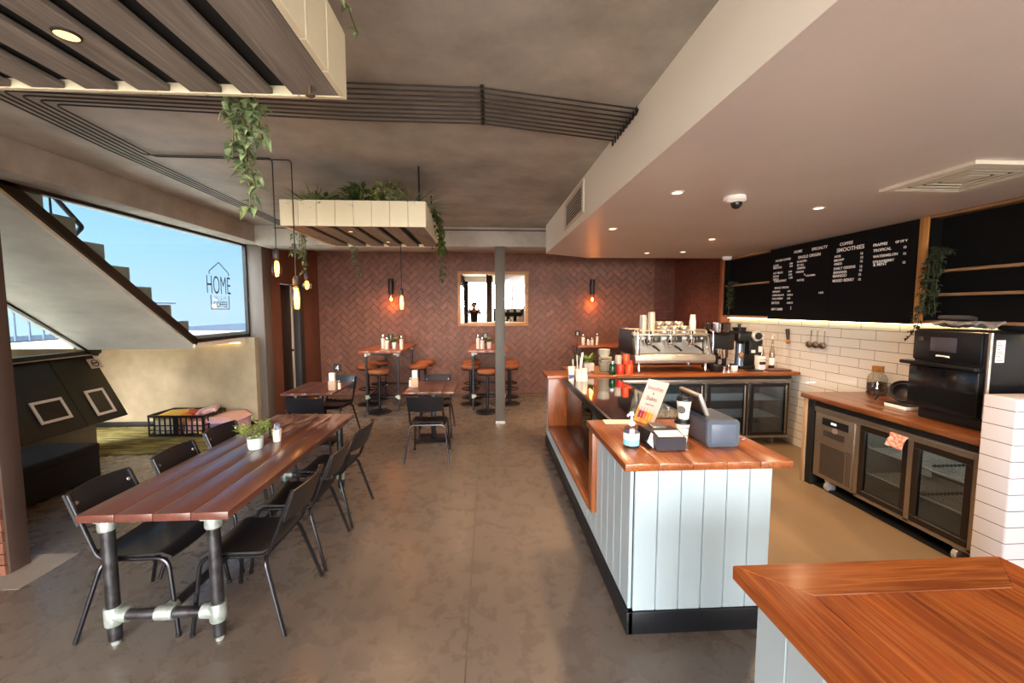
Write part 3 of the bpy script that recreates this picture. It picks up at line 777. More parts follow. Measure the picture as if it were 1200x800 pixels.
for z in (.56, .74):
    b = MB(); b.box(1.0, 1.5, 3.02, 4.9, z, z+.008); P(b, 'shelf', glass('shelf_glass', '#c9d2cf', .0, .06), flat=True)
b = MB()
for y in (3.0, 3.65, 4.3, 4.91): b.box(.955, .97, y, y+.012, .40, .905)
P(b, 'uprights', STEEL)

# back bar worktop on refrigerators
t = thing('back_bar_worktop', 'long oiled timber worktop of the back bar carrying the espresso machine', 'worktop', (2.6, 5.4, .94)); cur = t
b = MB(); b.prism([(1.05, 4.97), (1.5, 4.97), (1.62, 5.02), (4.04, 5.12), (4.04, 5.40), (1.05, 5.40)], 'Z', .945, .985); b.prism([(1.05, 5.402), (4.04, 5.402), (4.04, 5.86), (1.05, 5.86)], 'Z', .945, .985)
bmesh.ops.bevel(b.bm, geom=list(b.bm.edges), offset=.003, segments=1, affect='EDGES')
P(b, 'top', JARRAHX)
b = MB(); b.box(1.58, 3.95, 5.16, 5.8, .90, .943); P(b, 'support_rail', BLK)
b = MB(); b.box(1.06, 1.6, 5.1, 5.8, .0, .94); P(b, 'end_cabinet', M('dark_cabinet', '#1b1614', .5))

DOORGL = glass('fridge_glass', '#c3cccf', .02, .03); GASK = M('black_gasket', '#121214', .4)
INNER = M('fridge_liner', '#7d7b77', .5, .1)
def fridge_door(par, name, axis, a, c, face, z0, z1, out, glassm=DOORGL, fr=GASK, handle=True):
    """glazed door lying in the plane axis=face; out is the outward direction (-1/+1) along the normal"""
    b = MB()
    def bx(p, q, u, v, d0, d1, bev=.003):
        lo, hi = sorted((face+out*d0, face+out*d1))
        if axis == 'Y': b.box(p, q, lo, hi, u, v, bev, 1)
        else: b.box(lo, hi, p, q, u, v, bev, 1)
    w = .045
    bx(a, c, z1-w, z1, 0, .035); bx(a, c, z0, z0+w, 0, .035); bx(a, a+w, z0+w, z1-w, 0, .035); bx(c-w, c, z0+w, z1-w, 0, .035)
    for v in b.bm.verts: v.co -= par.location
    d = b.build(name, fr, par)
    b = MB(); bx(a+w, c-w, z0+w, z1-w, .012, .018, 0)
    for v in b.bm.verts: v.co -= par.location
    b.build('glass_pane', glassm, d, flat=True)
    return d
def cabinet_shell(axis, a, c, f, bk, z0, z1, th=.03):
    b = MB()
    if axis == 'Y':
        b.box(a, c, f, bk, z1-th, z1); b.box(a, c, f, bk, z0, z0+th); b.box(a, a+th, f, bk, z0, z1); b.box(c-th, c, f, bk, z0, z1); b.box(a, c, bk-th, bk, z0, z1)
    else:
        b.box(f, bk, a, c, z1-th, z1); b.box(f, bk, a, c, z0, z0+th); b.box(f, bk, a, a+th, z0, z1); b.box(f, bk, c-th, c, z0, z1); b.box(bk-th, bk, a, c, z0, z1)
    return b
t = thing('bar_fridge', 'wide three door glass fronted fridge under the back bar worktop', 'fridge', (2.85, 5.5, 0)); cur = t
P(cabinet_shell('Y', 1.62, 3.97, 5.24, 5.8, .12, .875), 'body', INNER, flat=True)
b = MB(); b.box(1.61, 3.985, 5.2, 5.81, .84, .885, .003); b.box(1.61, 3.985, 5.2, 5.24, .10, .13, .002); P(b, 'top_rail', STEELD)
b = MB()
for x in (1.62, 2.14, 2.80, 3.385, 3.945): b.box(x, x+.035, 5.21, 5.25, .12, .85, .002)
P(b, 'mullions', STEELD)
for z in (.35, .58):
    b = MB()
    b.box(1.68, 3.92, 5.30, 5.305, z, z+.012)
    for k in range(14): b.box(1.68, 3.92, 5.32+k*.033, 5.326+k*.033, z, z+.006)
    P(b, 'wire_shelf', WHITE)
for a, c in ((1.66, 2.14), (2.18, 2.80), (2.84, 3.38), (3.42, 3.94)):
    d = fridge_door(t, 'door', 'Y', a, c, 5.21, .14, .83, -1)
    b = MB(); b.box(c-.05, c-.035, 5.16, 5.175, .16, .81, .002)
    for v in b.bm.verts: v.co -= t.location
    b.build('handle', STEELD, d)
for x in (2.5, 3.1, 3.68): lamp('POINT', 'fridge_light', (x, 5.4, .8), 2.2, '#f4f4ff', .03)
for x in (1.75, 3.8):
    for y in (5.3, 5.72):
        b = MB(); b.cyl((x-.015, y, .045), (x+.015, y, .045), .045, n=16); b.box(x-.03, x+.03, y-.03, y+.03, .088, .12); P(b, 'caster', M('grey_caster', '#8a8a8a', .5))

# espresso machine
t = thing('espresso_machine', 'large stainless three group espresso machine on the back bar', 'coffee machine', (2.38, 5.48, .985)); cur = t
b = MB()
for x in (1.95, 2.84):
    for y in (5.26, 5.72): b.lathe([(.022, 0), (.018, .01), (.018, .115), (.024, .12)], (x, y, .985), 14)
P(b, 'feet', CHROME)
b = MB(); b.prism([(5.16, 1.13), (5.165, 1.19), (5.19, 1.215), (5.78, 1.215), (5.78, 1.10), (5.21, 1.10), (5.18, 1.105)], 'X', 1.87, 2.92)
bmesh.ops.bevel(b.bm, geom=[e for e in b.bm.edges if e.calc_length() > .5], offset=.012, segments=3, affect='EDGES'); P(b, 'drip_tray', STEEL)
b = MB(); b.prism([(5.38, 1.215), (5.40, 1.32), (5.42, 1.46), (5.78, 1.46), (5.78, 1.215)], 'X', 1.90, 2.86); P(b, 'backsplash', STEEL)
b = MB(); b.box(1.88, 2.88, 5.28, 5.80, 1.455, 1.475, .004); b.tube([(1.9, 5.30, 1.52), (2.86, 5.30, 1.52)], .007, 8); b.tube([(1.9, 5.78, 1.52), (2.86, 5.78, 1.52)], .007, 8)
for k in range(5): b.cyl((1.9+k*.24, 5.30, 1.47), (1.9+k*.24, 5.30, 1.52), .006, n=8)
P(b, 'cup_rail', STEEL)
for x in (1.865, 2.87):
    b = MB(); b.prism([(5.22, 1.21), (5.30, 1.44), (5.38, 1.53), (5.83, 1.53), (5.86, 1.21)], 'X', x, x+.025); P(b, 'side_panel', BLK if x < 2 else STEEL)
for x in (2.10, 2.385, 2.66):
    b = MB(); b.lathe([(.055, 0), (.06, .015), (.06, .05), (.045, .06), (.045, .10)], (x, 5.325, 1.355), 22); b.lathe([(.05, 0), (.052, .004), (.052, .075), (.03, .09), (0, .092)], (x, 5.315, 1.36), 22); b.cyl((x, 5.33, 1.42), (x, 5.45, 1.42), .045, n=18); b.lathe([(.02, 0), (.035, .02), (.03, .055), (0, .06)], (x, 5.32, 1.455), 16)
    gh = P(b, 'group_head', CHROME)
    b = MB(); b.lathe([(.035, 0), (.042, .012), (.042, .035)], (x, 5.33, 1.32), 20); b.cyl((x, 5.29, 1.335), (x+.02, 5.23, 1.325), .011); b.cyl((x-.012, 5.33, 1.30), (x-.012, 5.33, 1.325), .008)
    for v in b.bm.verts: v.co -= t.location
    pf = b.build('portafilter', CHROME, gh)
    b = MB(); b.tube([(x+.02, 5.23, 1.325), (x+.045, 5.16, 1.30), (x+.06, 5.12, 1.275)], .015, 10); P(b, 'portafilter_handle', BLK)
    b = MB(); b.box(x+.09, x+.17, 5.345, 5.365, 1.36, 1.44, .004); P(b, 'button_panel', M('dark_display', '#55504a', .2, .4))
for x, s in ((1.96, 1), (2.80, -1)):
    b = MB(); b.sphere((x, 5.30, 1.42), .028); b.tube([(x, 5.30, 1.42), (x-.02*s, 5.24, 1.40), (x-.03*s, 5.20, 1.30), (x-.03*s, 5.19, 1.20)], .007, 8, .03); P(b, 'steam_wand', CHROME)
b = MB(); b.tube([(2.91, 5.22, 1.22), (2.91, 5.22, 1.50), (2.91, 5.30, 1.53)], .009, 8, .03); b.tube([(1.915, 5.22, 1.22), (1.915, 5.22, 1.50), (1.915, 5.30, 1.53)], .009, 8, .03); P(b, 'guard_rods', CHROME)

# cups and glasses on the machine
CUPG = M('frosted_tumbler', '#d9cfb6', .12, 0, trans=.35)
def tumbler(mb, x, y, z, r=.036, h=.085): mb.lathe([(r*.92, h), (r, 0), (r*.96, .001), (r*.88, h-.006), (0, h-.006)], (x, y, z), 16, cap=False); mb.lathe([(0, h), (r*.92, h)], (x, y, z), 16, cap=False)
GG = 'glasses stacked on the espresso machine'
def stack(x, y, n, lab, h0=1.476, r=.048, dz=.04, mat=CUPG, nm='glass_stack'):
    for k in range(n):
        b = MB(); tumbler(b, 0, 0, 0, r)
        tag(b.build(nm, mat, None, (x, y, h0+k*dz)), lab % ('bottom', 'second', 'third', 'fourth', 'fifth', 'sixth', 'seventh', 'top')[k if k < n-1 or n == 1 else 7] if '%' in lab else lab, 'glass', GG)
stack(2.085, 5.5, 5, '%s glass of the left tall stack on the espresso machine', nm='drinking_glass')
stack(2.185, 5.47, 6, '%s glass of the right tall stack on the espresso machine', nm='drinking_glass')
stack(2.135, 5.58, 4, '%s glass of the rear stack on the espresso machine', nm='drinking_glass')
CUPM = M('steel_cup', '#c9c0ae', .25, .8)
names = ['left', 'middle', 'right']
for i, x in enumerate((2.34, 2.47, 2.61)):
    for r_, y in (('front', 5.42), ('rear', 5.60)):
        for k in range(2 if r_ == 'front' else 3):
            b = MB(); b.lathe([(.062, 0), (.066, .012), (.066, .03), (.060, .042), (.05, .05), (0, .052)], (0, 0, 0), 20)
            tag(b.build('saucer_cup', CUPM, None, (x+.004*k, y, 1.476+.052*k)), '%s upturned metal cup of the %s %s pile on the espresso machine' % (['lowest', 'second', 'top'][k if r_ == 'rear' or k == 0 else 2], r_, names[i]), 'cup', 'upturned metal cups on the espresso machine')
CUPW = M('white_paper_cup', '#efe6d2', .5)
for k in range(12):
    b = MB(); b.lathe([(.043, 0), (.044, .004), (.031, .105), (0, .105)], (0, 0, 0), 20)
    tag(b.build('paper_cup', CUPW, None, (2.76, 5.48, 1.476+k*.013)), 'upturned paper cup in the tall stack on the espresso machine, '+('lowest' if k == 0 else 'topmost' if k == 11 else '%s from bottom' % ['', 'second', 'third', 'fourth', 'fifth', 'sixth', 'seventh', 'eighth', 'ninth', 'tenth', 'eleventh'][k]), 'cup', 'stacked upturned paper cups')

# grinders
t = thing('coffee_grinder', 'black coffee grinder with a wide clear hopper right of the espresso machine', 'grinder', (3.12, 5.5, .985)); cur = t
b = MB(); b.box(2.99, 3.25, 5.36, 5.66, .985, 1.035, .015); b.box(2.97, 3.24, 5.46, 5.68, 1.03, 1.3, .02); b.box(2.95, 3.30, 5.38, 5.68, 1.25, 1.47, .02); P(b, 'body', BLK)
b = MB(); b.lathe([(.15, .015), (.172, .04), (.176, .16), (.172, .165)], (3.12, 5.52, 1.45), 28, cap=False); P(b, 'hopper', glass('smoky_hopper', '#9a8478', .1, .1))
b = MB(); b.lathe([(0, .02), (.15, .02), (.165, .05), (.05, .065), (0, .07)], (3.12, 5.52, 1.452), 24); P(b, 'beans', M('coffee_beans', '#22130c', .5, 0, '#3a2416', 60, bump=.5))
b = MB(); b.lathe([(.03, 0), (.045, .03), (.05, .10)], (3.08, 5.40, 1.17), 16); b.box(3.11, 3.17, 5.37, 5.46, 1.14, 1.26, .006); P(b, 'dosing_spout', CHROME)
b = MB(); b.prism([(3.07, 1.13), (3.11, 1.13), (3.115, 1.08), (3.09, 1.05), (3.065, 1.08)], 'Y', 5.353, 5.36); P(b, 'shield_badge', M('badge_metal', '#b9b1a4', .3, .8))
t = thing('coffee_grinder', 'black coffee grinder with a round pale dial, beside the white tiled wall', 'grinder', (3.5, 5.55, .985)); cur = t
b = MB(); b.box(3.42, 3.68, 5.42, 5.7, .985, 1.03, .012); b.box(3.50, 3.67, 5.5, 5.7, 1.02, 1.36, .015); b.box(3.36, 3.58, 5.4, 5.7, 1.36, 1.50, .03); b.box(3.52, 3.70, 5.40, 5.6, 1.18, 1.38, .01); P(b, 'body', BLK)
b = MB(); b.lathe([(.07, 0), (.075, .02), (.07, .04), (.05, .05), (0, .05)], (3.61, 5.41, 1.44), 22, (0, -1, 0)); P(b, 'dial', M('pale_dial', '#b8b4ac', .3, .3))
b = MB(); b.lathe([(.048, 0), (.045, .016), (0, .02)], (3.61, 5.362, 1.44), 20, (0, -1, 0)); P(b, 'dial_face', BLK)
b = MB(); b.lathe([(.08, 0), (.085, .02), (.09, .05), (.02, .055), (.02, .085), (.05, .09), (0, .1)], (3.46, 5.55, 1.50), 18); P(b, 'hopper_lid', BLK)
b = MB(); b.box(3.545, 3.60, 5.392, 5.40, 1.21, 1.25, .001); P(b, 'white_label', WHITE); b = MB(); b.box(3.645, 3.70, 5.392, 5.40, 1.22, 1.30, .001); P(b, 'white_label', WHITE)
b = MB(); b.lathe([(.03, 0), (.06, .0), (.055, .12), (.04, .3), (0, .30)], (3.42, 5.46, 1.03), 18); P(b, 'chute', M('blue_grey_chute', '#6e7f92', .25, .6))
b = MB(); b.sphere((3.40, 5.385, 1.18), .035, (1, .8, 1.3)); P(b, 'timber_knob', M('worn_timber_knob', '#8d6a44', .5))

def simple(name, label, cat, mb, mat, loc, group=None, rz=0): return tag(mb.build(name, mat, None, loc, rz), label, cat, group)
ZC = .986
# left end of back bar
simple('knock_box', 'black round knock box right of the espresso machine foot', 'knock box', MB().lathe([(.07, 0), (.085, .02), (.09, .08), (.075, .085), (.07, .06), (0, .055)], (0, 0, 0), 22), BLK, (2.98, 5.24, ZC))
simple('tamper', 'small steel tamper standing by the black grinder', 'tamper', MB().lathe([(.029, 0), (.029, .018), (.012, .025), (.012, .05), (.02, .07), (.018, .085), (0, .09)], (0, 0, 0), 16), CHROME, (3.13, 5.22, ZC))
simple('measure_cup', 'small steel measuring cup left of the tamper', 'cup', MB().lathe([(.03, 0), (.034, .07), (.031, .07), (.027, .004), (0, .004)], (0, 0, 0), 16, cap=False), CHROME, (3.06, 5.21, ZC))
b = MB(); b.box(-.04, .04, -.012, .012, 0, .07, .002); simple('price_card', 'small white card standing at the foot of the black grinder', 'card', b, PAPER, (3.24, 5.27, ZC))
b = MB(); b.box(-.10, .10, -.06, .06, 0, .012, .004); simple('tamping_mat', 'black rubber tamping mat in front of the round dial grinder', 'mat', b, BLK, (3.5, 5.26, ZC))
t = thing('white_jar', 'square white jar with a dark printed label beside the syrup bottles', 'jar', (3.645, 5.34, ZC))
MB().box(-.055, .055, -.04, .04, 0, .185, .012, 3).build('jar', WHITE, t)
b = MB(); b.box(-.045, .045, -.0412, -.0402, .075, .115); b.text('SUGAR', .03, frame_mat((0, -.0415, .13), (1, 0, 0), (0, 0, 1)), 'CENTER', .0005); b.build('printed_label', M('dark_red_print', '#3b1714', .5), t)
def bottle(label, x, y, liq, h=.46):
    t = thing('syrup_bottle', label, 'bottle', (x, y, ZC), 0, 'syrup bottles by the tiled wall')
    MB().lathe([(0, 0), (.035, 0), (.037, .01), (.037, .2), (.03, .25), (.014, .31), (.013, .40), (.015, .405)], (0, 0, 0), 18).build('glass_bottle', glass('bottle_glass', '#e4ddd0', .02, .08), t)
    MB().lathe([(0, .003), (.034, .003), (.034, .15), (0, .15)], (0, 0, 0), 16).build('syrup', liq, t)
    b = MB(); b.lathe([(.016, .40), (.018, .405), (.018, .43), (.008, .435), (.008, .47), (0, .47)], (0, 0, 0), 14); b.tube([(0, 0, .465), (0, -.03, .468), (0, -.045, .455)], .006, 8); b.build('pump', WHITE, t)
    MB().lathe([(.0375, .05), (.0378, .051), (.0378, .15), (.0375, .151)], (0, 0, 0), 18, cap=False).build('paper_label', PAPER, t)
bottle('clear syrup bottle with pump, left of the pair by the tiled wall', 3.76, 5.50, M('amber_syrup', '#7a3d14', .2))
bottle('clear syrup bottle with pump, right of the pair by the tiled wall', 3.87, 5.44, M('brown_syrup', '#4a2412', .2))
simple('timber_tray', 'dark timber tray at the right end of the back bar', 'tray', MB().box(-.16, .14, -.09, .09, 0, .018, .006), wood('dark_tray', '#4a2414', '#5e3120', '#6d3c28', 'X'), (3.84, 5.29, ZC))
# plate piles, bowl, plant, red cups, green jar
CER = M('speckled_ceramic', '#c9c4b2', .4, 0, '#b6b19f', 60)
for k in range(9):
    simple('plate', 'cream plate in the tall pile on the back bar, '+('lowest' if k == 0 else 'topmost' if k == 8 else ['', 'second', 'third', 'fourth', 'fifth', 'sixth', 'seventh', 'eighth'][k]+' from bottom'), 'plate', MB().lathe([(0, 0), (.06, 0), (.085, .013), (.087, .018), (.08, .018), (.06, .008), (0, .008)], (0, 0, 0), 26), CER, (1.50, 5.24, ZC+.018+k*.0205), 'cream plates on the back bar')
for k in range(4):
    simple('bowl', 'cream bowl on top of the tall pile of plates, '+['lowest', 'second', 'third', 'topmost'][k], 'bowl', MB().lathe([(0, 0), (.05, 0), (.078, .045), (.075, .045), (.05, .006), (0, .006)], (0, 0, 0), 24), CER, (1.485, 5.25, ZC+.205+k*.016), 'cream bowls on the back bar')
simple('serving_tray', 'flat dark tray under the pile of cream plates', 'tray', MB().box(-.2, .2, -.13, .13, 0, .016, .006), wood('dark_tray_two', '#6a3a1c', '#84502a', '#96602f', 'X'), (1.52, 5.24, ZC))
t = thing('potted_plant', 'broad leaved green plant in a square cream pot left of the plates', 'plant', (1.30, 5.33, ZC))
MB().box(-.065, .065, -.065, .065, .0, .12, .006).build('pot', CER, t)
LEAF = M('bright_leaf', '#3f5c1c', .42, 0, '#74893a', 9, island=.3)
b = MB()
for k in range(26):
    a = random.uniform(0, 2*PI); b.leaf((.03*math.cos(a), .03*math.sin(a), .12), (math.cos(a)-.35, math.sin(a), random.uniform(.5, 1.6)), (0, 0, 1), random.uniform(.1, .2), .06, .35)
b.build('foliage', LEAF, t)
REDC = M('red_tin', '#b3261c', .35, 0, '#c43a24', 5); ORC = M('orange_red_tin', '#cf4a22', .35)
def tin(label, x, y, z, m, r=.044, h=.125): simple('canister', label, 'canister', MB().lathe([(0, 0), (r*.96, 0), (r, .006), (r, h-.012), (r*.92, h-.004), (r*.92, h), (0, h)], (0, 0, 0), 22), m, (x, y, z), 'small canisters on the back bar')
tin('red canister at the front left of the small group beside the espresso machine', 1.645, 5.07, ZC, REDC, .047)
tin('orange red canister at the front right of the small group beside the espresso machine', 1.755, 5.07, ZC, ORC, .047)
tin('orange red canister stacked on top of the front canisters', 1.725, 5.10, ZC+.126, ORC, .042, .125)
tin('pale grey canister stacked on top of the red canister', 1.63, 5.105, ZC+.126, M('grey_tin', '#9c978c', .4), .042, .11)
tin('dark red canister behind the orange canisters, touching the machine', 1.82, 5.20, ZC, M('dark_red_tin', '#8e1f18', .35), .036, .16)
t = thing('tea_jar', 'dark green glass jar with a silver lid left of the red canisters', 'jar', (1.545, 5.07, ZC))
MB().lathe([(0, 0), (.036, 0), (.04, .008), (.04, .11), (.028, .135)], (0, 0, 0), 20).build('jar', M('green_glass', '#14442a', .15, 0, trans=.3), t)
MB().lathe([(.03, .135), (.034, .137), (.034, .165), (.02, .175), (0, .175)], (0, 0, 0), 18).build('lid', CHROME, t)

# cups on the far end of the cake display
ZD = .967
def papercup(label, x, y, z, printed=None, n=1, up=True, h=.11, g='paper cups on the cake display'):
    t = thing('paper_cup', label, 'cup', (x, y, z), 0, g)
    MB().lathe([(0, 0), (.03, 0), (.042, h-.003), (.044, h), (.040, h), (.028, .005), (0, .005)], (0, 0, 0), 22).build('cup', CUPW, t)
    if printed: MB().lathe([(.0335, .03), (.0385, .075)], (0, 0, 0), 22, cap=False).build('printed_band', printed, t)
    return t
papercup('white paper cup with a blue print at the left end of the display case', .96, 4.74, ZD, M('blue_print', '#4a5f94', .5, 0, '#e8e4da', 14, lo=.48, hi=.52), h=.165)
for k in range(5):
    t = thing('paper_cup', 'white upturned paper cup in the short stack beside the straws, '+['lowest', 'second', 'third', 'fourth', 'topmost'][k], 'cup', (1.105, 4.72, ZD+k*.012), 0, 'upturned cups on the cake display')
    MB().lathe([(.042, 0), (.043, .004), (.031, .10), (0, .10)], (0, 0, 0), 20).build('cup', CUPW, t)
papercup('white paper cup holding straws on the far end of the display case', 1.04, 4.72, ZD, None, h=.14)
for k, (dx, dy, hh, c) in enumerate(((-.01, 0, .30, '#cfd8bd'), (.012, .01, .27, '#e9e4d2'), (.02, -.008, .33, '#f0ede0'))):
    b = MB(); b.tube([(dx*.3, dy, .006), (dx*2.2, dy, hh)], .006 if k < 2 else .011, 8)
    simple('straw', ['pale green straw leaning left in the cup on the display case', 'cream straw standing in the cup on the display case', 'wide white straw leaning right in the cup on the display case'][k], 'straw', b, M('straw_'+c[1:], c, .4), (1.04, 4.72, ZD+.004), 'straws in the paper cup')
tag(MB().tube([(0, 0, .0), (-.012, 0, .245)], .009, 8).build('straw', M('tall_straw', '#b9c2a2', .4), None, (1.0, 4.80, ZD)), 'tall pale green straw tube behind the printed paper cup', 'straw', 'straws in the paper cup')

# far shelf on the back wall behind the machine
t = thing('wall_shelf', 'dark timber shelf table by the brick wall behind the plates', 'shelf', (2.35, 8.45, 0)); cur = t
b = MB(); b.box(1.78, 2.95, 8.1, 8.84, 1.03, 1.07, .004); P(b, 'top', wood('bar_wood_two', '#7a3a20', '#9b4f2e', '#b06a45', 'X', .28))
for x in (1.86, 2.87):
    for y in (8.16, 8.76):
        b = MB(); b.cyl((x, y, 0), (x, y, 1.03), .02); P(b, 'leg', PIPE)
# ================================================================== COUNTER TOP ITEMS
ZT = .9855
t = thing('hand_sanitiser', 'clear pump bottle of hand sanitiser with white and blue label on the service counter', 'bottle', (.845, 2.375, ZT))
MB().lathe([(0, 0), (.043, 0), (.047, .008), (.047, .085), (.04, .115), (.018, .128), (.016, .14), (0, .14)], (0, 0, 0), 24).build('bottle', glass('clear_gel', '#dde3ec', .03, .16), t)
b = MB(); b.lathe([(.0478, .015), (.0478, .05)], (0, 0, 0), 24, cap=False); b.build('blue_label', M('blue_label', '#86c6dd', .5), t)
b = MB(); b.lathe([(.0478, .05), (.0478, .088)], (0, 0, 0), 24, cap=False); b.build('white_label', PAPER, t)
b = MB(); b.lathe([(.019, .13), (.019, .15), (.007, .155), (.007, .185), (.015, .19), (.012, .208), (0, .21)], (0, 0, 0), 16); b.tube([(0, 0, .197), (-.025, -.02, .197), (-.034, -.028, .19)], .006, 8); b.build('pump', WHITE, t)
t = thing('tent_card', 'small white card holder tilted on its corner beside the sanitiser', 'card', (.955, 2.33, ZT), .4)
b = MB(); b.obox((0, 0, .048), (.066, .004, .066), (-.25, .75, 0), .001, 1); b.build('card', PAPER, t)
b = MB(); b.obox((0, .022, .02), (.05, .03, .04), (0, 0, 0), .004); b.build('holder', BLK, t)
t = thing('card_terminal', 'black payment terminal box with a white top label on the service counter', 'terminal', (1.05, 2.395, ZT)); 
b = MB(); b.prism([(-.11, 0), (-.11, .075), (.0, .095), (.11, .085), (.11, 0)], 'X', -.09, .09); bmesh.ops.bevel(b.bm, geom=list(b.bm.edges), offset=.006, segments=2, affect='EDGES'); b.build('housing', M('purple_black_plastic', '#26222c', .42), t)
b = MB(); b.prism([(-.095, .0785), (-.095, .0795), (-.02, .0935), (-.02, .0925)], 'X', -.07, .075); b.build('white_label', PAPER, t)
b = MB(); b.obox((-.105, .03, .05), (.03, .16, .09), (0, .2, .15), .01); b.build('side_cradle', BLK, t)
b = MB(); b.obox((-.02, .06, .098), (.09, .08, .022), (.1, 0, .1), .008); b.build('keypad', M('grey_keypad', '#55504f', .3), t)
for k, (lb, hz) in enumerate((('white takeaway coffee cup with black lid, lower of the stacked pair on the service counter', 0), ('white takeaway coffee cup with black lid, stacked on another cup by the register', .142))):
    t = thing('takeaway_cup', lb, 'cup', (1.195+.006*k, 2.46, ZT+hz), .3*k, 'takeaway cups on the service counter')
    MB().lathe([(0, 0), (.03, 0), (.044, .118), (0, .118)], (0, 0, 0), 26).build('cup', CUPW, t)
    MB().lathe([(.046, .112), (.049, .116), (.048, .124), (.044, .128), (.041, .14), (.036, .141), (.034, .134), (0, .134)], (0, 0, 0), 26).build('lid', BLK, t)
    if k: 
        b = MB(); b.lathe([(0, 0), (.024, 0), (.024, .002), (0, .002)], (-.034, -.019, .06), 20, (-.86, -.5, -.09)); b.build('round_emblem', M('grey_emblem', '#5a5754', .5), t)
    else:
        b = MB(); b.text('HOME', .018, frame_mat((0, -.0415, .085), (1, 0, 0), (0, -.1, 1)), 'CENTER', .0005); b.text('COFFEE', .011, frame_mat((0, -.0375, .04), (1, 0, 0), (0, -.1, 1)), 'CENTER', .0005); b.build('lettering', LOGO, t)
t = thing('cash_register', 'dark blue grey till with an angled touch screen on the service counter', 'till', (1.38, 2.48, ZT))
b = MB(); b.prism([(-.10, .03), (-.085, 0), (.09, 0), (.105, .015), (.105, .145), (.085, .165), (-.085, .165), (-.10, .15)], 'Y', -.15, .14)
bmesh.ops.bevel(b.bm, geom=list(b.bm.edges), offset=.005, segments=2, affect='EDGES'); b.build('housing', M('blue_grey_till', '#4c545f', .36, .1), t)
b = MB(); b.box(-.07, .08, -.152, -.1495, .02, .135, .001); b.build('front_cover', M('blue_grey_cover', '#566070', .34, .1), t)
m = frame_mat((-.068, .07, .218), (0, 1, 0), V((-.06, 0, .15)).normalized())
b = MB(); b.box(-.135, .135, -.085, .085, -.012, .012, .006, 2, m); b.build('touch_screen', M('silver_screen_back', '#a39d95', .3, .4), t)
b = MB(); b.box(-.12, .12, -.07, .07, -.016, -.0121, mat=m); b.build('screen_glass', BLK, t)
b = MB(); b.tube([(-.055, .07, .20), (-.02, .06, .17), (0, .06, .16)], .02, 10); b.build('screen_arm', BLK, t)
b = MB(); b.tube([(.10, -.02, .02), (.16, -.03, .015), (.2, 0, .008), (.23, -.04, .006), (.19, -.06, .006)], .005, 8, .03); b.sphere((.135, -.04, .02), .016); tag(b.build('cable', M('grey_cable', '#8f8580', .4), None, (1.38, 2.50, ZT)), 'short coiled grey cable lying right of the till', 'cable')
b = MB(); b.box(-.11, .11, -.055, .055, 0, .004, .001, 1); simple('paper_menu', 'pale pink paper lying at the left rear corner of the service counter', 'paper', b, M('pale_pink_paper', '#e8cdb8', .6), (.94, 2.90, ZT), rz=-.06)
# smoothie sign
bl = V((1.06, 2.95, ZT+.004)); R = V((.07, -.2, 0)).normalized(); U = (V((.943, .33, 0))*.42+V((0, 0, 1))*.907).normalized()
t = thing('smoothie_sign', 'pink upright drinks sign lettered Smoothies & Shakes leaning on the service counter', 'sign', bl)
m = frame_mat((0, 0, 0), R, U); w_, h_ = .205, .325
b = MB(); b.box(0, w_, 0, h_, -.004, 0, mat=m); b.build('sign_board', M('pale_pink_card', '#f0d9d3', .5), t)
b = MB(); b.box(-.003, w_+.003, -.003, h_+.003, -.007, -.0042, mat=m); b.tube([m @ V((.1, .22, -.006)), m @ V((.1, .05, -.09)), ], .005, 6); b.build('backing', glass('acrylic', '#d8d8d8', .0, .1), t, flat=True)
b = MB(); b.text('Smoothies', .045, m @ Matrix.Translation((w_/2, .25, .0005)) , 'CENTER', .0005, .85); b.text('&', .03, m @ Matrix.Translation((w_/2, .215, .0005)), 'CENTER', .0005); b.text('Shakes', .045, m @ Matrix.Translation((w_/2, .172, .0005)), 'CENTER', .0005, .9)
b.text('made fresh', .02, m @ Matrix.Translation((w_/2, .135, .0005)), 'CENTER', .0005); b.build('lettering', M('mauve_ink', '#6b3f57', .5), t)
for k, c in enumerate(('#8f2f6b', '#c42a30', '#d8872a', '#d9b52a', '#e0c63a')):
    x = .03+k*.03
    b = MB(); b.prism([(x, .03), (x+.022, .03), (x+.026, .085), (x-.003, .085)], 'Z', .0004, .001); b.box(x+.009, x+.013, .085, .115, .0004, .001)
    bmesh.ops.transform(b.bm, matrix=m, verts=b.bm.verts); b.build('printed_drink', M('drink_'+c[1:], c, .5), t)
b = MB(); b.prism([(0, 0), (w_, 0), (w_, .028), (.1, .035), (.05, .05), (.02, .1), (0, .11)], 'Z', .0002, .0004); bmesh.ops.transform(b.bm, matrix=m, verts=b.bm.verts); b.build('printed_fruit', M('fruit_print', '#d98a3c', .5, 0, '#e8c76a', 25), t)

# ================================================================== RIGHT WORK BENCH
t = thing('work_bench', 'oiled timber work bench along the white tiled wall on the right', 'bench', (3.66, 3.3, 0)); cur = t
b = MB()
for k in range(4):
    x0 = 3.27+k*.195; b.box(x0+.0006, x0+.1944, 2.535, 4.13, .885, .93, .004)
P(b, 'top', wood('bench_wood', '#583018', '#734223', '#8b5a34', 'Y', .28, 1, .35))
b = MB(); b.box(3.285, 4.04, 4.06, 4.10, 0, .884, .003); P(b, 'end_panel', M('timber_end', '#8d7357', .5, 0, '#a58a6c', 3, (1, 1, .2)))
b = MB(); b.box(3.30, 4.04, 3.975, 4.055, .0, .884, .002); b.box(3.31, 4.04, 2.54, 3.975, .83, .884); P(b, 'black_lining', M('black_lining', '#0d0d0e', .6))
b = MB(); b.box(3.34, 4.04, 2.54, 3.97, 0, .02); P(b, 'floor_shadow_sheet', M('floor_shadow_black', '#0c0c0e', .7))  # black sheet on the floor standing in for the shade under the fridge
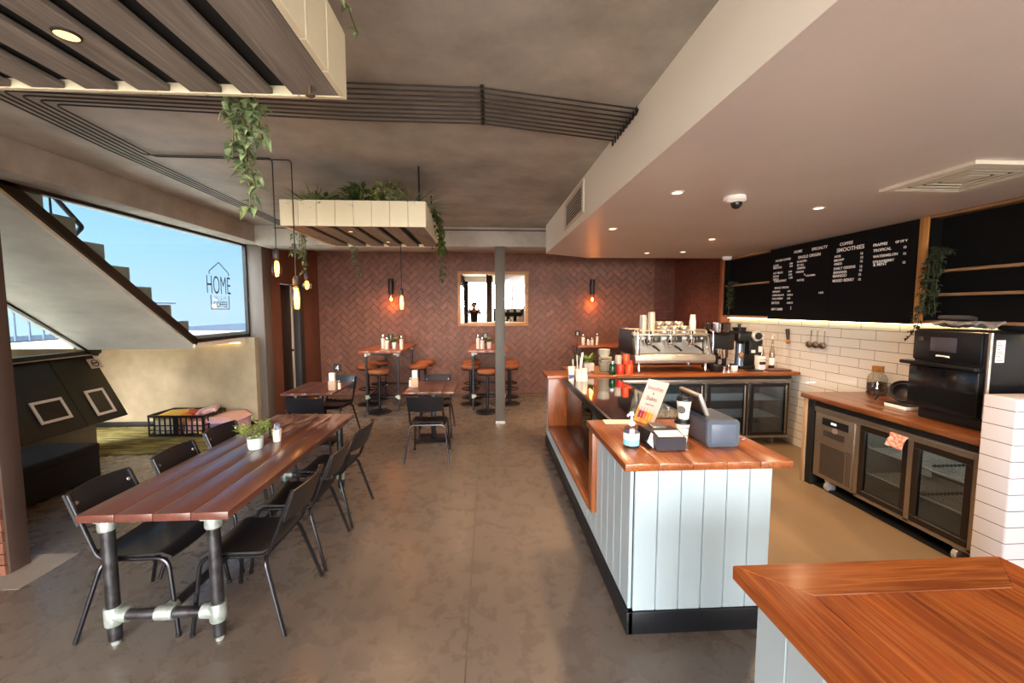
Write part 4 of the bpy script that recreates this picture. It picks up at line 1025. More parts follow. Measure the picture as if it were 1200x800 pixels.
t = thing('under_counter_fridge', 'stainless two door glass fridge on casters under the right work bench', 'fridge', (3.66, 3.26, 0)); cur = t
P(cabinet_shell('X', 2.55, 3.48, 3.345, 4.0, .12, .81), 'body', INNER, flat=True)
b = MB(); b.box(3.30, 4.0, 2.545, 3.965, .775, .825, .004); b.box(3.31, 4.0, 3.47, 3.96, .12, .78, .003); b.box(3.305, 3.345, 2.545, 3.48, .11, .14, .002); b.box(3.305, 3.345, 2.545, 2.58, .12, .78); b.box(3.305, 3.345, 2.985, 3.025, .12, .78); b.box(3.305, 3.345, 3.45, 3.48, .12, .78)
P(b, 'casing', STEELD)
b = MB(); b.box(3.298, 3.312, 3.50, 3.945, .135, .77, .003); cp = P(b, 'service_panel', STEELD)
b = MB(); b.box(3.294, 3.30, 3.56, 3.86, .665, .735, .002)
P(b, 'control_strip', BLK)
b = MB(); b.box(3.291, 3.295, 3.69, 3.75, .69, .71); P(b, 'display_light', glow('display_white', '#e8eef2', 1.5))
b = MB(); b.lathe([(0, 0), (.03, 0), (.03, .004), (0, .004)], (3.298, 3.71, .635), 20, (-1, 0, 0)); P(b, 'badge', M('badge_pink', '#a58f98', .4, .4))
b = MB()
for r in range(5): b.box(3.294, 3.299, 3.60, 3.84, .56+r*.012, .566+r*.012)
for r in range(17):
    for k in range(15): b.box(3.2945, 3.299, 3.585+k*.019, 3.597+k*.019, .17+r*.018, .182+r*.018)
for r in range(20): 
    for k in (0, 1, 2): b.box(3.2945, 3.299, 3.515+k*.02, 3.527+k*.02, .17+r*.016, .178+r*.016)
P(b, 'vent_slots', M('vent_dark', '#2c2823', .6), flat=True)
for z in (.33, .56):
    b = MB()
    for y0, y1 in ((2.60, 2.98), (3.03, 3.44)):
        b.box(3.375, 3.39, y0, y1, z, z+.012)
        for k in range(16): b.box(3.40+k*.034, 3.405+k*.034, y0, y1, z, z+.006)
    P(b, 'wire_shelf', WHITE)
b = MB(); b.box(3.72, 3.725, 3.2, 3.32, .38, .5); P(b, 'inside_notice', PAPER)
for y in (2.79, 3.24): lamp('POINT', 'fridge_light', (3.5, y, .74), 2.6, '#fff0dc', .03)
for a, c in ((2.585, 2.985), (3.025, 3.45)):
    d = fridge_door(t, 'door', 'X', a, c, 3.34, .145, .77, -1, glass('fridge_glass_clear', '#c4cacb', .02, .02), M('brown_black_gasket', '#1c1512', .4))
    b = MB(); b.box(3.318, 3.328, c-.018, c-.006, .16, .76)
    for v in b.bm.verts: v.co -= t.location
    b.build('handle', STEELD, d)
for y in (3.8, 2.66):
    for x in (3.36, 3.92):
        b = MB(); b.cyl((x, y-.018, .05), (x, y+.018, .05), .05, n=20); b.box(x-.03, x+.03, y-.032, y+.032, .092, .12, .004); P(b, 'caster', M('pale_caster', '#b6b6b8', .4, .3))
# red towel hung over the door
rows = []
for i in range(9):
    f = i/8
    x = 3.345 if f < .2 else 3.29; z = .785 if f < .3 else .785-.10*(f-.3)/.7
    rows.append([(x-.006*math.sin(j*1.3)-.003*i*(i > 3), 3.02+.135*j/7+(.02*f), z-.004*j*(f > .3)+.03*f*(j/7)) for j in range(8)])
b = MB(); b.ribbon(rows, .006); simple('tea_towel', 'pink and red checked tea towel hung over the fridge door edge', 'towel', b, M('checked_towel', '#c9705f', .9, 0, '#e6b0a0', 45, lo=.48, hi=.52), (0, 0, 0))

ZB = .931
t = thing('speed_oven', 'large black commercial speed oven with touch screen on the right work bench', 'oven', (3.75, 2.92, ZB)); cur = t
OV = M('black_enamel', '#141416', .26, .1); OVD = M('black_oven_glass', '#1b1b1d', .12, .2)
b = MB(); b.box(3.50, 4.03, 2.70, 3.15, ZB, 1.01, .01); P(b, 'base', M('black_base', '#101011', .5))
b = MB(); b.box(3.46, 4.035, 2.665, 3.18, 1.01, 1.645, .022, 3); P(b, 'casing', OV)
b = MB(); b.box(3.43, 3.462, 2.70, 3.185, 1.02, 1.355, .012, 2); dr = P(b, 'door', OVD)
b = MB(); b.box(3.385, 3.47, 2.69, 3.225, 1.36, 1.39, .008, 2); P(b, 'door_handle', OV)
b = MB(); b.box(3.445, 3.462, 2.705, 3.175, 1.40, 1.632, .01, 2); P(b, 'control_panel', M('black_fascia', '#111113', .3))
b = MB(); b.box(3.441, 3.446, 2.86, 3.04, 1.475, 1.585, .002); P(b, 'screen', M('grey_touch_screen', '#3a3840', .15))
b = MB(); b.box(3.441, 3.446, 3.10, 3.13, 1.55, 1.58, .002); P(b, 'indicator_keys', M('key_grey', '#34383a', .3))
b = MB(); b.prism([(2.90, 1.435), (2.905, 1.447), (2.99, 1.450), (3.0, 1.444), (2.995, 1.438), (2.95, 1.440)], 'X', 3.442, 3.4455); P(b, 'badge', WHITE)
b = MB(); b.tube([(3.462, 2.667, 1.03), (3.462, 2.667, 1.635)], .012, 10); P(b, 'corner_trim', STEEL)
b = MB(); b.box(3.50, 3.565, 2.6615, 2.6645, 1.43, 1.585); P(b, 'printed_label', PAPER)
b = MB()
for k in range(9): b.box(3.505, 3.555-.012*(k % 3), 2.6605, 2.6613, 1.44+k*.0155, 1.446+k*.0155)
P(b, 'label_print', M('label_grey', '#8b8b8f', .6))
# things on the oven
rows = [[(-.12+.24*i/9+.015*math.sin(j*2), -.14+.28*j/9, .028+.022*math.sin(i*.9+j*.7)*math.cos(j*.5)) for j in range(10)] for i in range(10)]
b = MB(); b.ribbon(rows, .018); simple('oven_cloth', 'crumpled grey cloth lying on top of the black oven', 'cloth', b, M('grey_cloth', '#6d6762', .9, 0, '#7d7670', 14), (3.62, 2.94, 1.655))
b = MB(); b.obox((0, 0, .03), (.10, .2, .035), (0, .15, .2), .015, 3); simple('oven_mitt', 'dark grey oven mitt resting on the cloth on top of the oven', 'mitt', b, M('dark_mitt', '#2c2828', .85), (3.60, 3.0, 1.70))
t = thing('frying_pan', 'flat black pan lying on the right part of the oven top', 'pan', (3.88, 2.84, 1.647)); 
MB().lathe([(0, 0), (.09, 0), (.105, .03), (.102, .03), (.088, .004), (0, .004)], (0, 0, 0), 24).build('pan', BLK, t)
MB().tube([(-.08, .05, .022), (-.15, .09, .035), (-.21, .13, .035)], .011, 8).build('handle', BLK, t)
t = thing('coffee_jar', 'large glass jar half full of coffee beans with a cork lid on the work bench', 'jar', (3.95, 3.97, ZB))
MB().lathe([(0, 0), (.075, 0), (.083, .01), (.083, .17), (.07, .20), (.05, .22), (.05, .245), (.054, .25)], (0, 0, 0), 26, cap=False).build('jar', glass('jar_glass', '#efeee8', .0, .07), t)
MB().lathe([(0, .006), (.079, .006), (.079, .12), (0, .124)], (0, 0, 0), 24).build('beans', M('jar_beans', '#2a1710', .5, 0, '#4a2a1a', 70, bump=.6), t)
MB().lathe([(0, .235), (.045, .235), (.05, .29), (0, .292)], (0, 0, 0), 20).build('cork', M('cork', '#a9773c', .8, 0, '#8f602c', 40), t)
t = thing('glass_canister', 'glass canister with a pale lid half hidden beside the black oven', 'jar', (3.95, 3.46, ZB))
MB().lathe([(0, 0), (.065, 0), (.07, .01), (.07, .2), (.05, .22)], (0, 0, 0), 24, cap=False).build('jar', bpy.data.materials['jar_glass'], t)
MB().lathe([(0, .006), (.066, .006), (.066, .13), (0, .13)], (0, 0, 0), 24).build('sugar', PAPER, t)
MB().lathe([(.055, .215), (.075, .22), (.075, .25), (.03, .26), (0, .26)], (0, 0, 0), 22).build('lid', M('pale_lid', '#ddd6c0', .4), t)
t = thing('kitchen_scale', 'flat white kitchen scale with black top under the sieve on the work bench', 'scale', (3.66, 3.42, ZB))
MB().box(-.1, .1, -.12, .08, 0, .032, .005).build('body', WHITE, t); MB().box(-.098, .098, -.118, .078, .032, .045, .004).build('plate', BLK, t)
t = thing('sieve', 'round black sieve leaning on the white scale beside the oven', 'sieve', (3.73, 3.48, ZB+.128), 0)
ax = V((-.5, -.5, .55))
MB().lathe([(.082, 0), (.108, .002), (.112, .012), (.108, .02), (.1, .02)], (0, 0, 0), 28, ax, cap=False).build('rim', BLK, t)
MB().lathe([(.102, .01), (.085, -.03), (.045, -.055), (0, -.06)], (0, 0, 0), 26, ax, cap=False).build('mesh_bowl', M('dark_mesh', '#3a3536', .5, .5), t)
MB().tube([(-.03, .10, -.01), (-.07, .16, -.05), (-.08, .2, -.115)], .008, 8).build('handle', BLK, t)
# hanging utensils on the tiles
for k, y in enumerate((4.98, 4.88, 4.77)):
    t = thing('hanging_scoop', ['metal scoop with clear handle hanging on the tiles, left of the three', 'metal scoop with clear handle hanging on the tiles, middle of the three', 'metal scoop with clear handle hanging on the tiles, right of the three'][k], 'scoop', (4.045, y, 1.36), 0, 'scoops hanging on the tiled wall')
    MB().sphere((-.03, 0, 0), .045, (.6, 1, .95)).build('bowl', M('aged_metal', '#7c7160', .3, .9), t)
    MB().box(-.012, -.004, -.006, .006, .03, .19, .002).build('handle', glass('clear_handle', '#e9e9e9', .05, .12), t, flat=True)
    b = MB(); b.lathe([(.012, 0), (.014, .006), (0, .008)], (0, 0, .19), 12, (-1, 0, 0)); b.box(-.02, -.004, -.005, .005, .175, .19, .002); b.build('hook', WHITE, t)
t = thing('hanging_brush', 'small brush with dark handle and orange tip hanging on the tiles left of the scoops', 'brush', (4.045, 5.36, 1.36))
MB().tube([(-.02, .0, .03), (-.022, .006, .10), (-.02, .02, .17)], lambda f: .017+.008*f, 10).build('handle', M('dark_brush_handle', '#3a2a24', .5), t)
MB().sphere((-.022, 0, 0), .032, (.7, 1, .9)).build('tip', M('orange_tip', '#c07a3a', .5), t)
MB().lathe([(.012, 0), (.014, .006), (0, .008)], (0, .02, .185), 12, (-1, 0, 0)).build('hook', WHITE, t)

# ================================================================== NEAR COUNTER
t = thing('near_counter', 'oiled timber topped counter with pale blue boarding in the bottom right foreground', 'counter', (1.2, .3, 0)); cur = t
x0, x1, y0, y1, bw = .775, 1.685, -.9, 1.225, .15
b = MB(); b.prism([(x0, y1), (x0+bw, y1-bw), (x0+bw, y0), (x0, y0)], 'Z', .94, .985); b.prism([(x1-bw, y1-bw), (x1, y1), (x1, y0), (x1-bw, y0)], 'Z', .94, .985)
n = 4; w_ = (x1-x0-2*bw)/n
for k in range(n): b.prism([(x0+bw+k*w_+.0006, y1-bw), (x0+bw+(k+1)*w_-.0006, y1-bw), (x0+bw+(k+1)*w_-.0006, y0), (x0+bw+k*w_+.0006, y0)], 'Z', .94, .985)
bmesh.ops.bevel(b.bm, geom=list(b.bm.edges), offset=.0025, segments=1, affect='EDGES')
NEARW = wood('near_top_wood', '#6f300f', '#a3501d', '#b5682c', 'Y', .27, 1.1, .35, .1)
P(b, 'top_boards', NEARW)
b = MB(); b.prism([(x0, y1), (x1, y1), (x1-bw, y1-bw), (x0+bw, y1-bw)], 'Z', .94, .985); bmesh.ops.bevel(b.bm, geom=list(b.bm.edges), offset=.0025, segments=1, affect='EDGES')
P(b, 'top_end_board', wood('near_end_wood', '#7a3a14', '#a85a24', '#bb7134', 'X', .27, 1.1, .35))
b = MB(); vboards(b, 'Y', -.9, 1.165, .82, .02, .13, .939); vboards(b, 'X', .84, 1.62, 1.147, .02, .13, .939); P(b, 'boarding', BOARD)
b = MB(); b.box(.84, 1.62, -.9, 1.146, 0, .939); P(b, 'carcass', bpy.data.materials['dark_carcass'], flat=True)
b = MB(); b.box(.812, .84, -.9, 1.175, 0, .128, .002); b.box(.84, 1.625, 1.147, 1.175, 0, .128, .002); P(b, 'kickboard', KICK)

# ================================================================== TABLE TOP ITEMS
GREENS = M('fresh_leaf', '#5c7a2c', .5, 0, '#a9b56a', 12, island=.3)
t = thing('potted_plant', 'small leafy green plant in a white pot on the long table', 'plant', (-1.775, 3.2, .7425))
MB().lathe([(0, 0), (.045, 0), (.05, .01), (.056, .085), (.05, .085), (.045, .07), (0, .07)], (0, 0, 0), 24).build('pot', M('white_blue_pot', '#cfdcd8', .35), t)
b = MB()
for k in range(240):
    a = random.uniform(0, 2*PI); e = random.uniform(.05, 1.0); r = random.uniform(.045, .115)
    p = V((math.cos(a)*r*math.cos(e*.6), math.sin(a)*r*math.cos(e*.6), .10+r*math.sin(e*1.35)*1.05))
    b.leaf(p, (math.cos(a+random.uniform(-1, 1)), math.sin(a+random.uniform(-1, 1)), random.uniform(-.1, 1)), (0, 0, 1), random.uniform(.025, .045), .022, .2)
for k in range(14):
    a = k*.45; b.tube([(0, 0, .06), (.06*math.cos(a), .06*math.sin(a), .13)], .002, 5)
b.build('foliage', GREENS, t)
t = thing('sugar_cup', 'white paper cup holding blue and white sugar sticks on the long table', 'cup', (-1.70, 3.37, .7425))
MB().lathe([(0, 0), (.028, 0), (.036, .10), (.034, .10), (.026, .005), (0, .005)], (0, 0, 0), 22).build('cup', CUPW, t)
SB = M('blue_sachet', '#6577a8', .5, 0, '#e6e6ea', 30, lo=.45, hi=.55)
for k in range(7):
    a = k*.9; b = MB(); b.obox((.016*math.cos(a), .016*math.sin(a), .085), (.012, .006, .12), (.12*math.sin(a), .12*math.cos(a), a), .001, 1); b.build('sugar_stick', SB, t)
t = thing('pepper_mill', 'thin dark timber pepper stick standing left of the sugar cup', 'mill', (-1.80, 3.46, .7425))
MB().lathe([(0, 0), (.02, 0), (.02, .008), (.006, .014), (.006, .16), (.012, .17), (.01, .185), (0, .19)], (0, 0, 0), 16).build('stick', M('dark_brown_wood', '#2c1712', .4), t)

def shaker(label, x, y, z, h=.14, r=.03, g=None):
    t = thing('shaker', label, 'shaker', (x, y, z), 0, g)
    MB().lathe([(0, 0), (r, 0), (r, h*.72), (r*.9, h*.75), (0, h*.75)], (0, 0, 0), 18).build('body', M('white_ceramic', '#e6dcc8', .35), t)
    MB().lathe([(r*.95, h*.74), (r, h*.76), (r*.9, h*.97), (0, h)], (0, 0, 0), 18).build('cap', CHROME, t)
def tsign(label, x, y, z, num, h=.16, rz=0):
    t = thing('table_number', label, 'sign', (x, y, z), rz, 'black table number stands')
    MB().box(-.055, .055, -.004, .004, h, h+.11, .003, 1).build('plate', BLK, t)
    MB().text(num, .1, frame_mat((0, -.005, h+.018), (1, 0, 0), (0, 0, 1)), 'CENTER', .0008).build('numeral', WHITE, t)
    b = MB(); b.cyl((0, 0, .01), (0, 0, h+.005), .005, n=8); b.lathe([(0, 0), (.035, 0), (.035, .01), (0, .012)], (0, 0, 0), 16); b.build('stand', BLK, t)
def caddy(label, x, y, z, h=.23):
    t = thing('napkin_holder', label, 'napkin holder', (x, y, z))
    MB().box(-.045, .045, -.035, .035, 0, h*.55, .006).build('holder', M('pale_wooden_holder', '#c9a98a', .5), t)
    MB().box(-.035, .035, -.025, .025, .012, h, .004).build('napkins', PAPER, t)
caddy('white napkins in a pale holder on the square table with number 4', -2.04, 5.50, .7425)
shaker('small dark banded shaker beside the napkin holder on the number 4 table', -1.975, 5.56, .7425, .12, .022)
tsign('black table stand with a white number 4 on the left square table', -2.10, 5.86, .7425, '4', .19)
caddy('white napkins in a pale holder on the middle square table', -1.0, 5.66, .7425)
shaker('white shaker on the middle square table left of the napkins', -1.07, 5.72, .7425, .12, .026)
shaker('white shaker on the middle square table behind the napkins', -1.02, 5.84, .7425, .12, .026)
def condiments(x0, y0, z, where, n):
    shaker('tall white sauce bottle left among the condiments on '+where, x0-.17, y0, z, .26, .032)
    shaker('pale sauce bottle amid the condiments on '+where, x0-.09, y0-.04, z, .21, .036)
    if n > 2: shaker('white shaker at the right of the condiments on '+where, x0+.16, y0-.02, z, .24, .03)
    t = thing('potted_plant', 'small green plant in a white cup on '+where, 'plant', (x0+.03, y0, z))
    MB().lathe([(0, 0), (.03, 0), (.04, .12), (.036, .12), (0, .10)], (0, 0, 0), 18).build('pot', WHITE, t)
    b = MB()
    for k in range(60):
        a = random.uniform(0, 2*PI); b.leaf((.02*math.cos(a), .02*math.sin(a), .11+random.uniform(0, .06)), (math.cos(a), math.sin(a), random.uniform(.2, 1.5)), (0, 0, 1), random.uniform(.05, .10), .03)
    b.build('foliage', M('dull_leaf', '#4d5a2a', .5, 0, '#7a7f42', 12, island=.3), t)
condiments(-1.72, 7.55, 1.0865, 'the left bar table', 3)
tsign('black table stand with a white numeral on the left bar table', -1.79, 7.72, 1.0865, '1', .15)
condiments(-.02, 7.5, 1.0865, 'the bar table behind the post', 2)
tsign('black table stand with a white numeral on the bar table behind the post', -.06, 7.68, 1.0865, '6', .17)
shaker('tall white bottle left on the wall shelf behind the plates', 1.92, 8.32, 1.071, .22, .032)
shaker('short white shaker in the middle of the wall shelf behind the plates', 2.02, 8.28, 1.071, .13, .032)
shaker('white shaker right of the middle on the far wall shelf', 2.1, 8.3, 1.071, .15, .03)
shaker('slim white bottle at the right on the wall shelf behind the plates', 2.2, 8.3, 1.071, .24, .026)
tsign('black table number stand on the wall shelf behind the plates', 1.81, 8.36, 1.071, '8', .18)
MENU_A = [('HOME', 5.176, 2.509, 0.045, 'LEFT'), ('SPECIALTY', 4.884, 2.504, 0.045, 'LEFT'), ('SINGLE ORIGIN', 5.103, 2.431, 0.048, 'LEFT'), ('HOUSE COFFEE', 5.515, 2.437, 0.038, 'LEFT'), ('LATTE', 5.554, 2.376, 0.033, 'LEFT'), ('MOCHA', 5.552, 2.344, 0.041, 'LEFT'), ('3.80', 5.247, 2.377, 0.03, 'LEFT'), ('5.00', 5.245, 2.343, 0.03, 'LEFT'), ('ALT MILKS', 5.547, 2.275, 0.036, 'LEFT'), ('DECAF', 5.55, 2.231, 0.034, 'LEFT'), ('SYRUP', 5.547, 2.192, 0.034, 'LEFT'), ('TAKEAWAY', 5.529, 2.163, 0.041, 'LEFT'), ('0.80', 5.257, 2.274, 0.032, 'LEFT'), ('0.50', 5.254, 2.235, 0.032, 'LEFT'), ('1.00', 5.251, 2.192, 0.038, 'LEFT'), ('ROASTED', 5.116, 2.383, 0.034, 'LEFT'), ('BY ALL', 5.113, 2.34, 0.035, 'LEFT'), ('URBAN', 5.11, 2.3, 0.038, 'LEFT'), ('ORIGINS', 5.128, 2.255, 0.032, 'LEFT'), ('&', 4.988, 2.218, 0.028, 'LEFT'), ('COLOMBIA', 4.962, 2.2, 0.028, 'LEFT'), ('NOTES', 5.102, 2.15, 0.035, 'LEFT'), ('SINGLE ORIGIN', 5.51, 2.073, 0.036, 'LEFT'), ('ESPRESSO', 5.545, 2.025, 0.032, 'LEFT'), ('LONG BLACK', 5.548, 1.976, 0.034, 'LEFT'), ('COLD BREW', 5.551, 1.929, 0.034, 'LEFT'), ('BATCH', 5.556, 1.869, 0.043, 'LEFT'), ('GIFT CARD', 5.556, 1.785, 0.04, 'LEFT'), ('4.50', 5.262, 2.023, 0.029, 'LEFT'), ('5.00/6.5', 5.264, 1.974, 0.03, 'LEFT'), ('6.50', 5.261, 1.929, 0.031, 'LEFT'), ('8.00/12', 5.259, 1.87, 0.033, 'LEFT'), ('1', 5.2, 1.792, 0.062, 'LEFT'), ('5 ICE', 4.741, 1.983, 0.028, 'LEFT')]
MENU_B = [('COFFEE', 4.481, 2.5, 0.045, 'LEFT'), ('SMOOTHIES', 4.518, 2.433, 0.059, 'LEFT'), ('ACAI', 4.543, 2.377, 0.034, 'LEFT'), ('BISCOFF', 4.547, 2.333, 0.033, 'LEFT'), ('OREO', 4.544, 2.291, 0.036, 'LEFT'), ('DAILY GREENS', 4.544, 2.24, 0.039, 'LEFT'), ('BANANA', 4.545, 2.196, 0.04, 'LEFT'), ('MANGO', 4.551, 2.155, 0.045, 'LEFT'), ('MIXED BERRY', 4.551, 2.103, 0.042, 'LEFT'), ('12', 4.217, 2.371, 0.032, 'LEFT'), ('12', 4.214, 2.33, 0.032, 'LEFT'), ('12', 4.215, 2.29, 0.032, 'LEFT'), ('12', 4.217, 2.236, 0.033, 'LEFT'), ('12', 4.219, 2.197, 0.033, 'LEFT'), ('12', 4.225, 2.153, 0.033, 'LEFT'), ('12', 4.225, 2.102, 0.033, 'LEFT'), ('FRAPPES', 4.073, 2.431, 0.038, 'LEFT'), ('GF DF V', 3.841, 2.431, 0.03, 'LEFT'), ('TROPICAL', 4.069, 2.376, 0.038, 'LEFT'), ('WATERMELON', 4.065, 2.316, 0.035, 'LEFT'), ('STRAWBERRY', 4.064, 2.264, 0.033, 'LEFT'), ('& MINT', 4.059, 2.233, 0.041, 'LEFT'), ('12', 3.761, 2.371, 0.029, 'LEFT'), ('12', 3.76, 2.311, 0.029, 'LEFT'), ('12', 3.76, 2.229, 0.029, 'LEFT')]
# ================================================================== HANGING PLANTERS
CREAM = M('cream_planter_board', '#dcd2b4', .45, 0, '#e2d8bc', 2)
SLAT = wood('weathered_grey_slat', '#665e57', '#837970', '#948a80', 'Y', .75, 1.2, 0)
PDARK = M('planter_dark_liner', '#0f0d0c', .9)
SPILL = M('spill_concrete', '#8b8078', .7)
def planter(label, x0, x1, y0, y1, z0, z1, n, lights, rods):
    t = thing('hanging_planter', label, 'planter', ((x0+x1)/2, (y0+y1)/2, z0), 0, 'hanging timber planters')
    L = t.location; bx = lambda b, a, c, d, e, f, g, bv=.002: b.box(a-L.x, c-L.x, d-L.y, e-L.y, f-L.z, g-L.z, bv, 1)
    w = (x1-x0)/n
    for nm, yy in (('front_board', y0), ('rear_board', y1-.02)):
        b = MB()
        for k in range(n): bx(b, x0+k*w+.0012, x0+(k+1)*w-.0012, yy, yy+.02, z0, z1)
        b.build(nm, CREAM, t)
    m = max(1, round((y1-y0)/w)); w2 = (y1-y0-.04)/m
    for nm, xx in (('left_board', x0), ('right_board', x1-.02)):
        b = MB()
        for k in range(m): bx(b, xx, xx+.02, y0+.02+k*w2+.0012, y0+.02+(k+1)*w2-.0012, z0, z1)
        b.build(nm, CREAM, t)
    W = (x1-x0-.04); ns = 10 if y0 < 1 else round(W/.2); sw = W/ns; sh = .02 if y0 < 1 else 0
    for k in range(ns):
        b = MB(); bx(b, max(x0+.02, x0+.02+k*sw+.03-sh), (x0+.02+(k+1)*sw-.03-sh if k < ns-1 else x1-.02), y0+.02, y1-.02, z0+.002, z0+.022, .003); b.build('slat', SLAT, t)
    b = MB(); bx(b, x0+.02, x1-.02, y0+.02, y1-.02, z0+.03, z0+.045, 0); b.build('liner', PDARK, t, flat=True)
    b = MB()
    for (rx, ry) in rods: b.cyl((rx-L.x, ry-L.y, z0+.1-L.z), (rx-L.x, ry-L.y, 3.035-L.z), .008, n=8)
    b.build('hanging_rods', BLKM, t)
    for (lx, ly) in lights:
        b = MB(); r_ = .025 if y0 < 1 else .02; b.lathe([(r_, -.004), (r_*1.2, 0), (r_*1.2, .004), (r_*.9, .004)], (lx-L.x, ly-L.y, z0-L.z), 24, cap=False); l = b.build('downlight_ring', M('dark_ring', '#2a2522', .4), t)
        b = MB(); b.lathe([(0, -.002), (r_, -.002)], (lx-L.x, ly-L.y, z0-L.z), 24, cap=False); b.build('downlight_lens', glow('warm_lens', '#ffcf7a', 3.0), l)
    for (lx, ly) in lights: lamp('SPOT', 'planter_beam', (lx, ly, z0-.02), PL_E, '#ffc890', .04, (0, 0, 0), 2.4)
    b = MB(); b.lathe([(.012, 0), (.016, .004), (.006, .008), (.005, .035), (0, .035)], (x1-.09-L.x, y1-.08-L.y, z0-.03-L.z), 10); b.build('hanging_bolt', M('rusty_bolt', '#5c4a3c', .6, .5), t)
    return t
planter('cream boarded slatted planter hung from the ceiling at the upper left, nearest the camera', -2.12, -.47, .25, 1.485, 2.50, 2.71, 11, [(-1.075, 1.185)], [(-.6, .5), (-1.95, .5)])
planter('cream boarded slatted planter hung from the ceiling over the tables, farther from the camera', -1.745, -.53, 3.66, 4.83, 2.50, 2.715, 8, [(-1.24, 3.9), (-1.04, 4.47)], [(-.60, 3.76), (-.62, 4.7), (-1.62, 4.7)])

DARKG = M('dark_fern', '#2c3a1a', .5, 0, '#51602c', 10, island=.35)
VARI = M('variegated_leaf', '#4e5c2a', .45, 0, '#b2ae72', 20, island=.2, lo=.45, hi=.6)
GREYG = M('grey_green_leaf', '#56604a', .55, 0, '#7c8468', 12, island=.2)
IVY = M('ivy_leaf', '#4a5c3c', .45, 0, '#94a578', 16, island=.35, lo=.4, hi=.65)
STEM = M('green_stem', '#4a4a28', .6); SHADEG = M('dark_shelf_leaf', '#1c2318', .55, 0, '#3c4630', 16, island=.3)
def plant(label, kind, x, y, z, r, h, mat, n, nm='trailing_plant'):
    t = thing(nm, label, 'plant', (x, y, z)); b = MB()
    for k in range(n):
        a = random.uniform(0, 2*PI)
        if kind == 'grass':
            e = random.uniform(.3, 1.4); d = V((math.cos(a), math.sin(a), e)).normalized(); L = h*random.uniform(.7, 1.15)
            b.leaf((.03*math.cos(a), .03*math.sin(a), 0), d, (0, 0, 1), L, .022, .35)
        elif kind == 'fern':
            d = V((math.cos(a), math.sin(a), random.uniform(.3, 1.2))).normalized(); L = h*random.uniform(.6, 1.1)
            side = d.cross(V((0, 0, 1))).normalized()
            for q in range(3, 10):
                f = q/10; p = d*L*f-V((0, 0, 1))*L*.25*f*f
                for s in (-1, 1): b.leaf(p, d*.5+side*s, (0, 0, 1), L*.22*(1.1-f), .016, .2)
        else:
            rr = r*random.random()**.5; p = V((rr*math.cos(a), rr*math.sin(a), h*random.uniform(.1, .9)*(1-.4*rr/r)))
            b.leaf(p, (math.cos(a)*.8, math.sin(a)*.8, random.uniform(-.1, 1)), (0, 0, 1), random.uniform(.06, .10), .045, .25)
    if kind not in ('grass', 'fern'):
        for k in range(8):
            a = k*.8; b.tube([(0, 0, 0), (r*.5*math.cos(a), r*.5*math.sin(a), h*.6)], .004, 5)
    b.build('foliage', mat, t); return t
def vine(label, pts, nl, mat, spread=.06, leaf=.06, strands=3):
    p0 = V(pts[0]); t = thing('trailing_vine', label, 'plant', p0)
    bs, bl = MB(), MB()
    for s in range(strands):
        off = V((random.uniform(-spread, spread), random.uniform(-spread, spread)*.6, 0)); cut = 1 if s == 0 else random.uniform(.55, .95)
        P_ = []
        for i in range(len(pts)):
            f = i/(len(pts)-1)
            if f > cut: break
            P_.append(V(pts[i])-p0+off*min(1, f*2+.3)+V((random.uniform(-.012, .012), random.uniform(-.012, .012), 0)))
        if len(P_) < 2: P_ = [V(q)-p0+off for q in pts[:2]]
        bs.tube(P_, .003, 5)
        segs = len(P_)-1
        for k in range(nl):
            u = random.random()*segs; i = min(int(u), segs-1); p = P_[i].lerp(P_[i+1], u-i); a = random.uniform(0, 2*PI)
            bl.leaf(p, (math.cos(a), math.sin(a), random.uniform(-.9, .3)), (0, 0, 1), leaf*random.uniform(.6, 1.15), leaf*.6, .3)
    bs.build('stems', STEM, t); bl.build('leaves', mat, t); return t
zp = 2.61
plant('spiky grass plant at the left front of the farther hanging planter', 'grass', -1.55, 3.90, zp+.03, .1, .34, M('grass_blade', '#46562a', .5, 0, '#7c8a4c', 10, island=.3), 130)
plant('low dark bush at the far left of the farther hanging planter', 'bush', -1.5, 4.0, zp+.02, .16, .26, DARKG, 160)
plant('dark fern tuft beside the rosemary in the farther hanging planter', 'fern', -.8, 4.08, zp, .12, .32, DARKG, 36)
plant('dark fern left of the middle in the farther hanging planter', 'fern', -1.30, 3.98, zp+.02, .15, .36, DARKG, 44)
plant('dark bushy plant with pale spots in the farther hanging planter beside the fern', 'bush', -1.13, 3.95, zp+.03, .18, .34, DARKG, 260)
plant('variegated bushy plant in the middle of the farther hanging planter', 'bush', -.90, 3.92, zp+.03, .14, .36, VARI, 240)
plant('grey green rosemary like plant at the right of the farther hanging planter', 'grass', -.69, 3.93, zp+.04, .1, .36, GREYG, 130)
plant('thin dark grass plant between the bushes of the farther hanging planter', 'grass', -1.03, 4.02, zp, .1, .36, DARKG, 50)
plant('rear fern in the farther hanging planter near its back board', 'fern', -1.3, 4.5, zp, .15, .28, DARKG, 26)
plant('rear bush in the farther hanging planter near its right end', 'bush', -.8, 4.45, zp, .16, .27, IVY, 120)
plant('fern in the nearest hanging planter', 'fern', -1.2, 1.1, zp, .15, .28, DARKG, 26)
plant('bushy plant in the right end of the nearest hanging planter', 'bush', -.62, 1.1, zp, .12, .2, IVY, 60)
vine('vine trailing down from the far edge of the nearest planter', [(-.835, 1.47, 2.66), (-.835, 1.53, 2.70), (-.835, 1.545, 2.6), (-.83, 1.54, 2.5), (-.82, 1.53, 2.4), (-.815, 1.525, 2.3), (-.80, 1.52, 2.22), (-.80, 1.515, 2.14)], 46, IVY, .06, .055, 6)
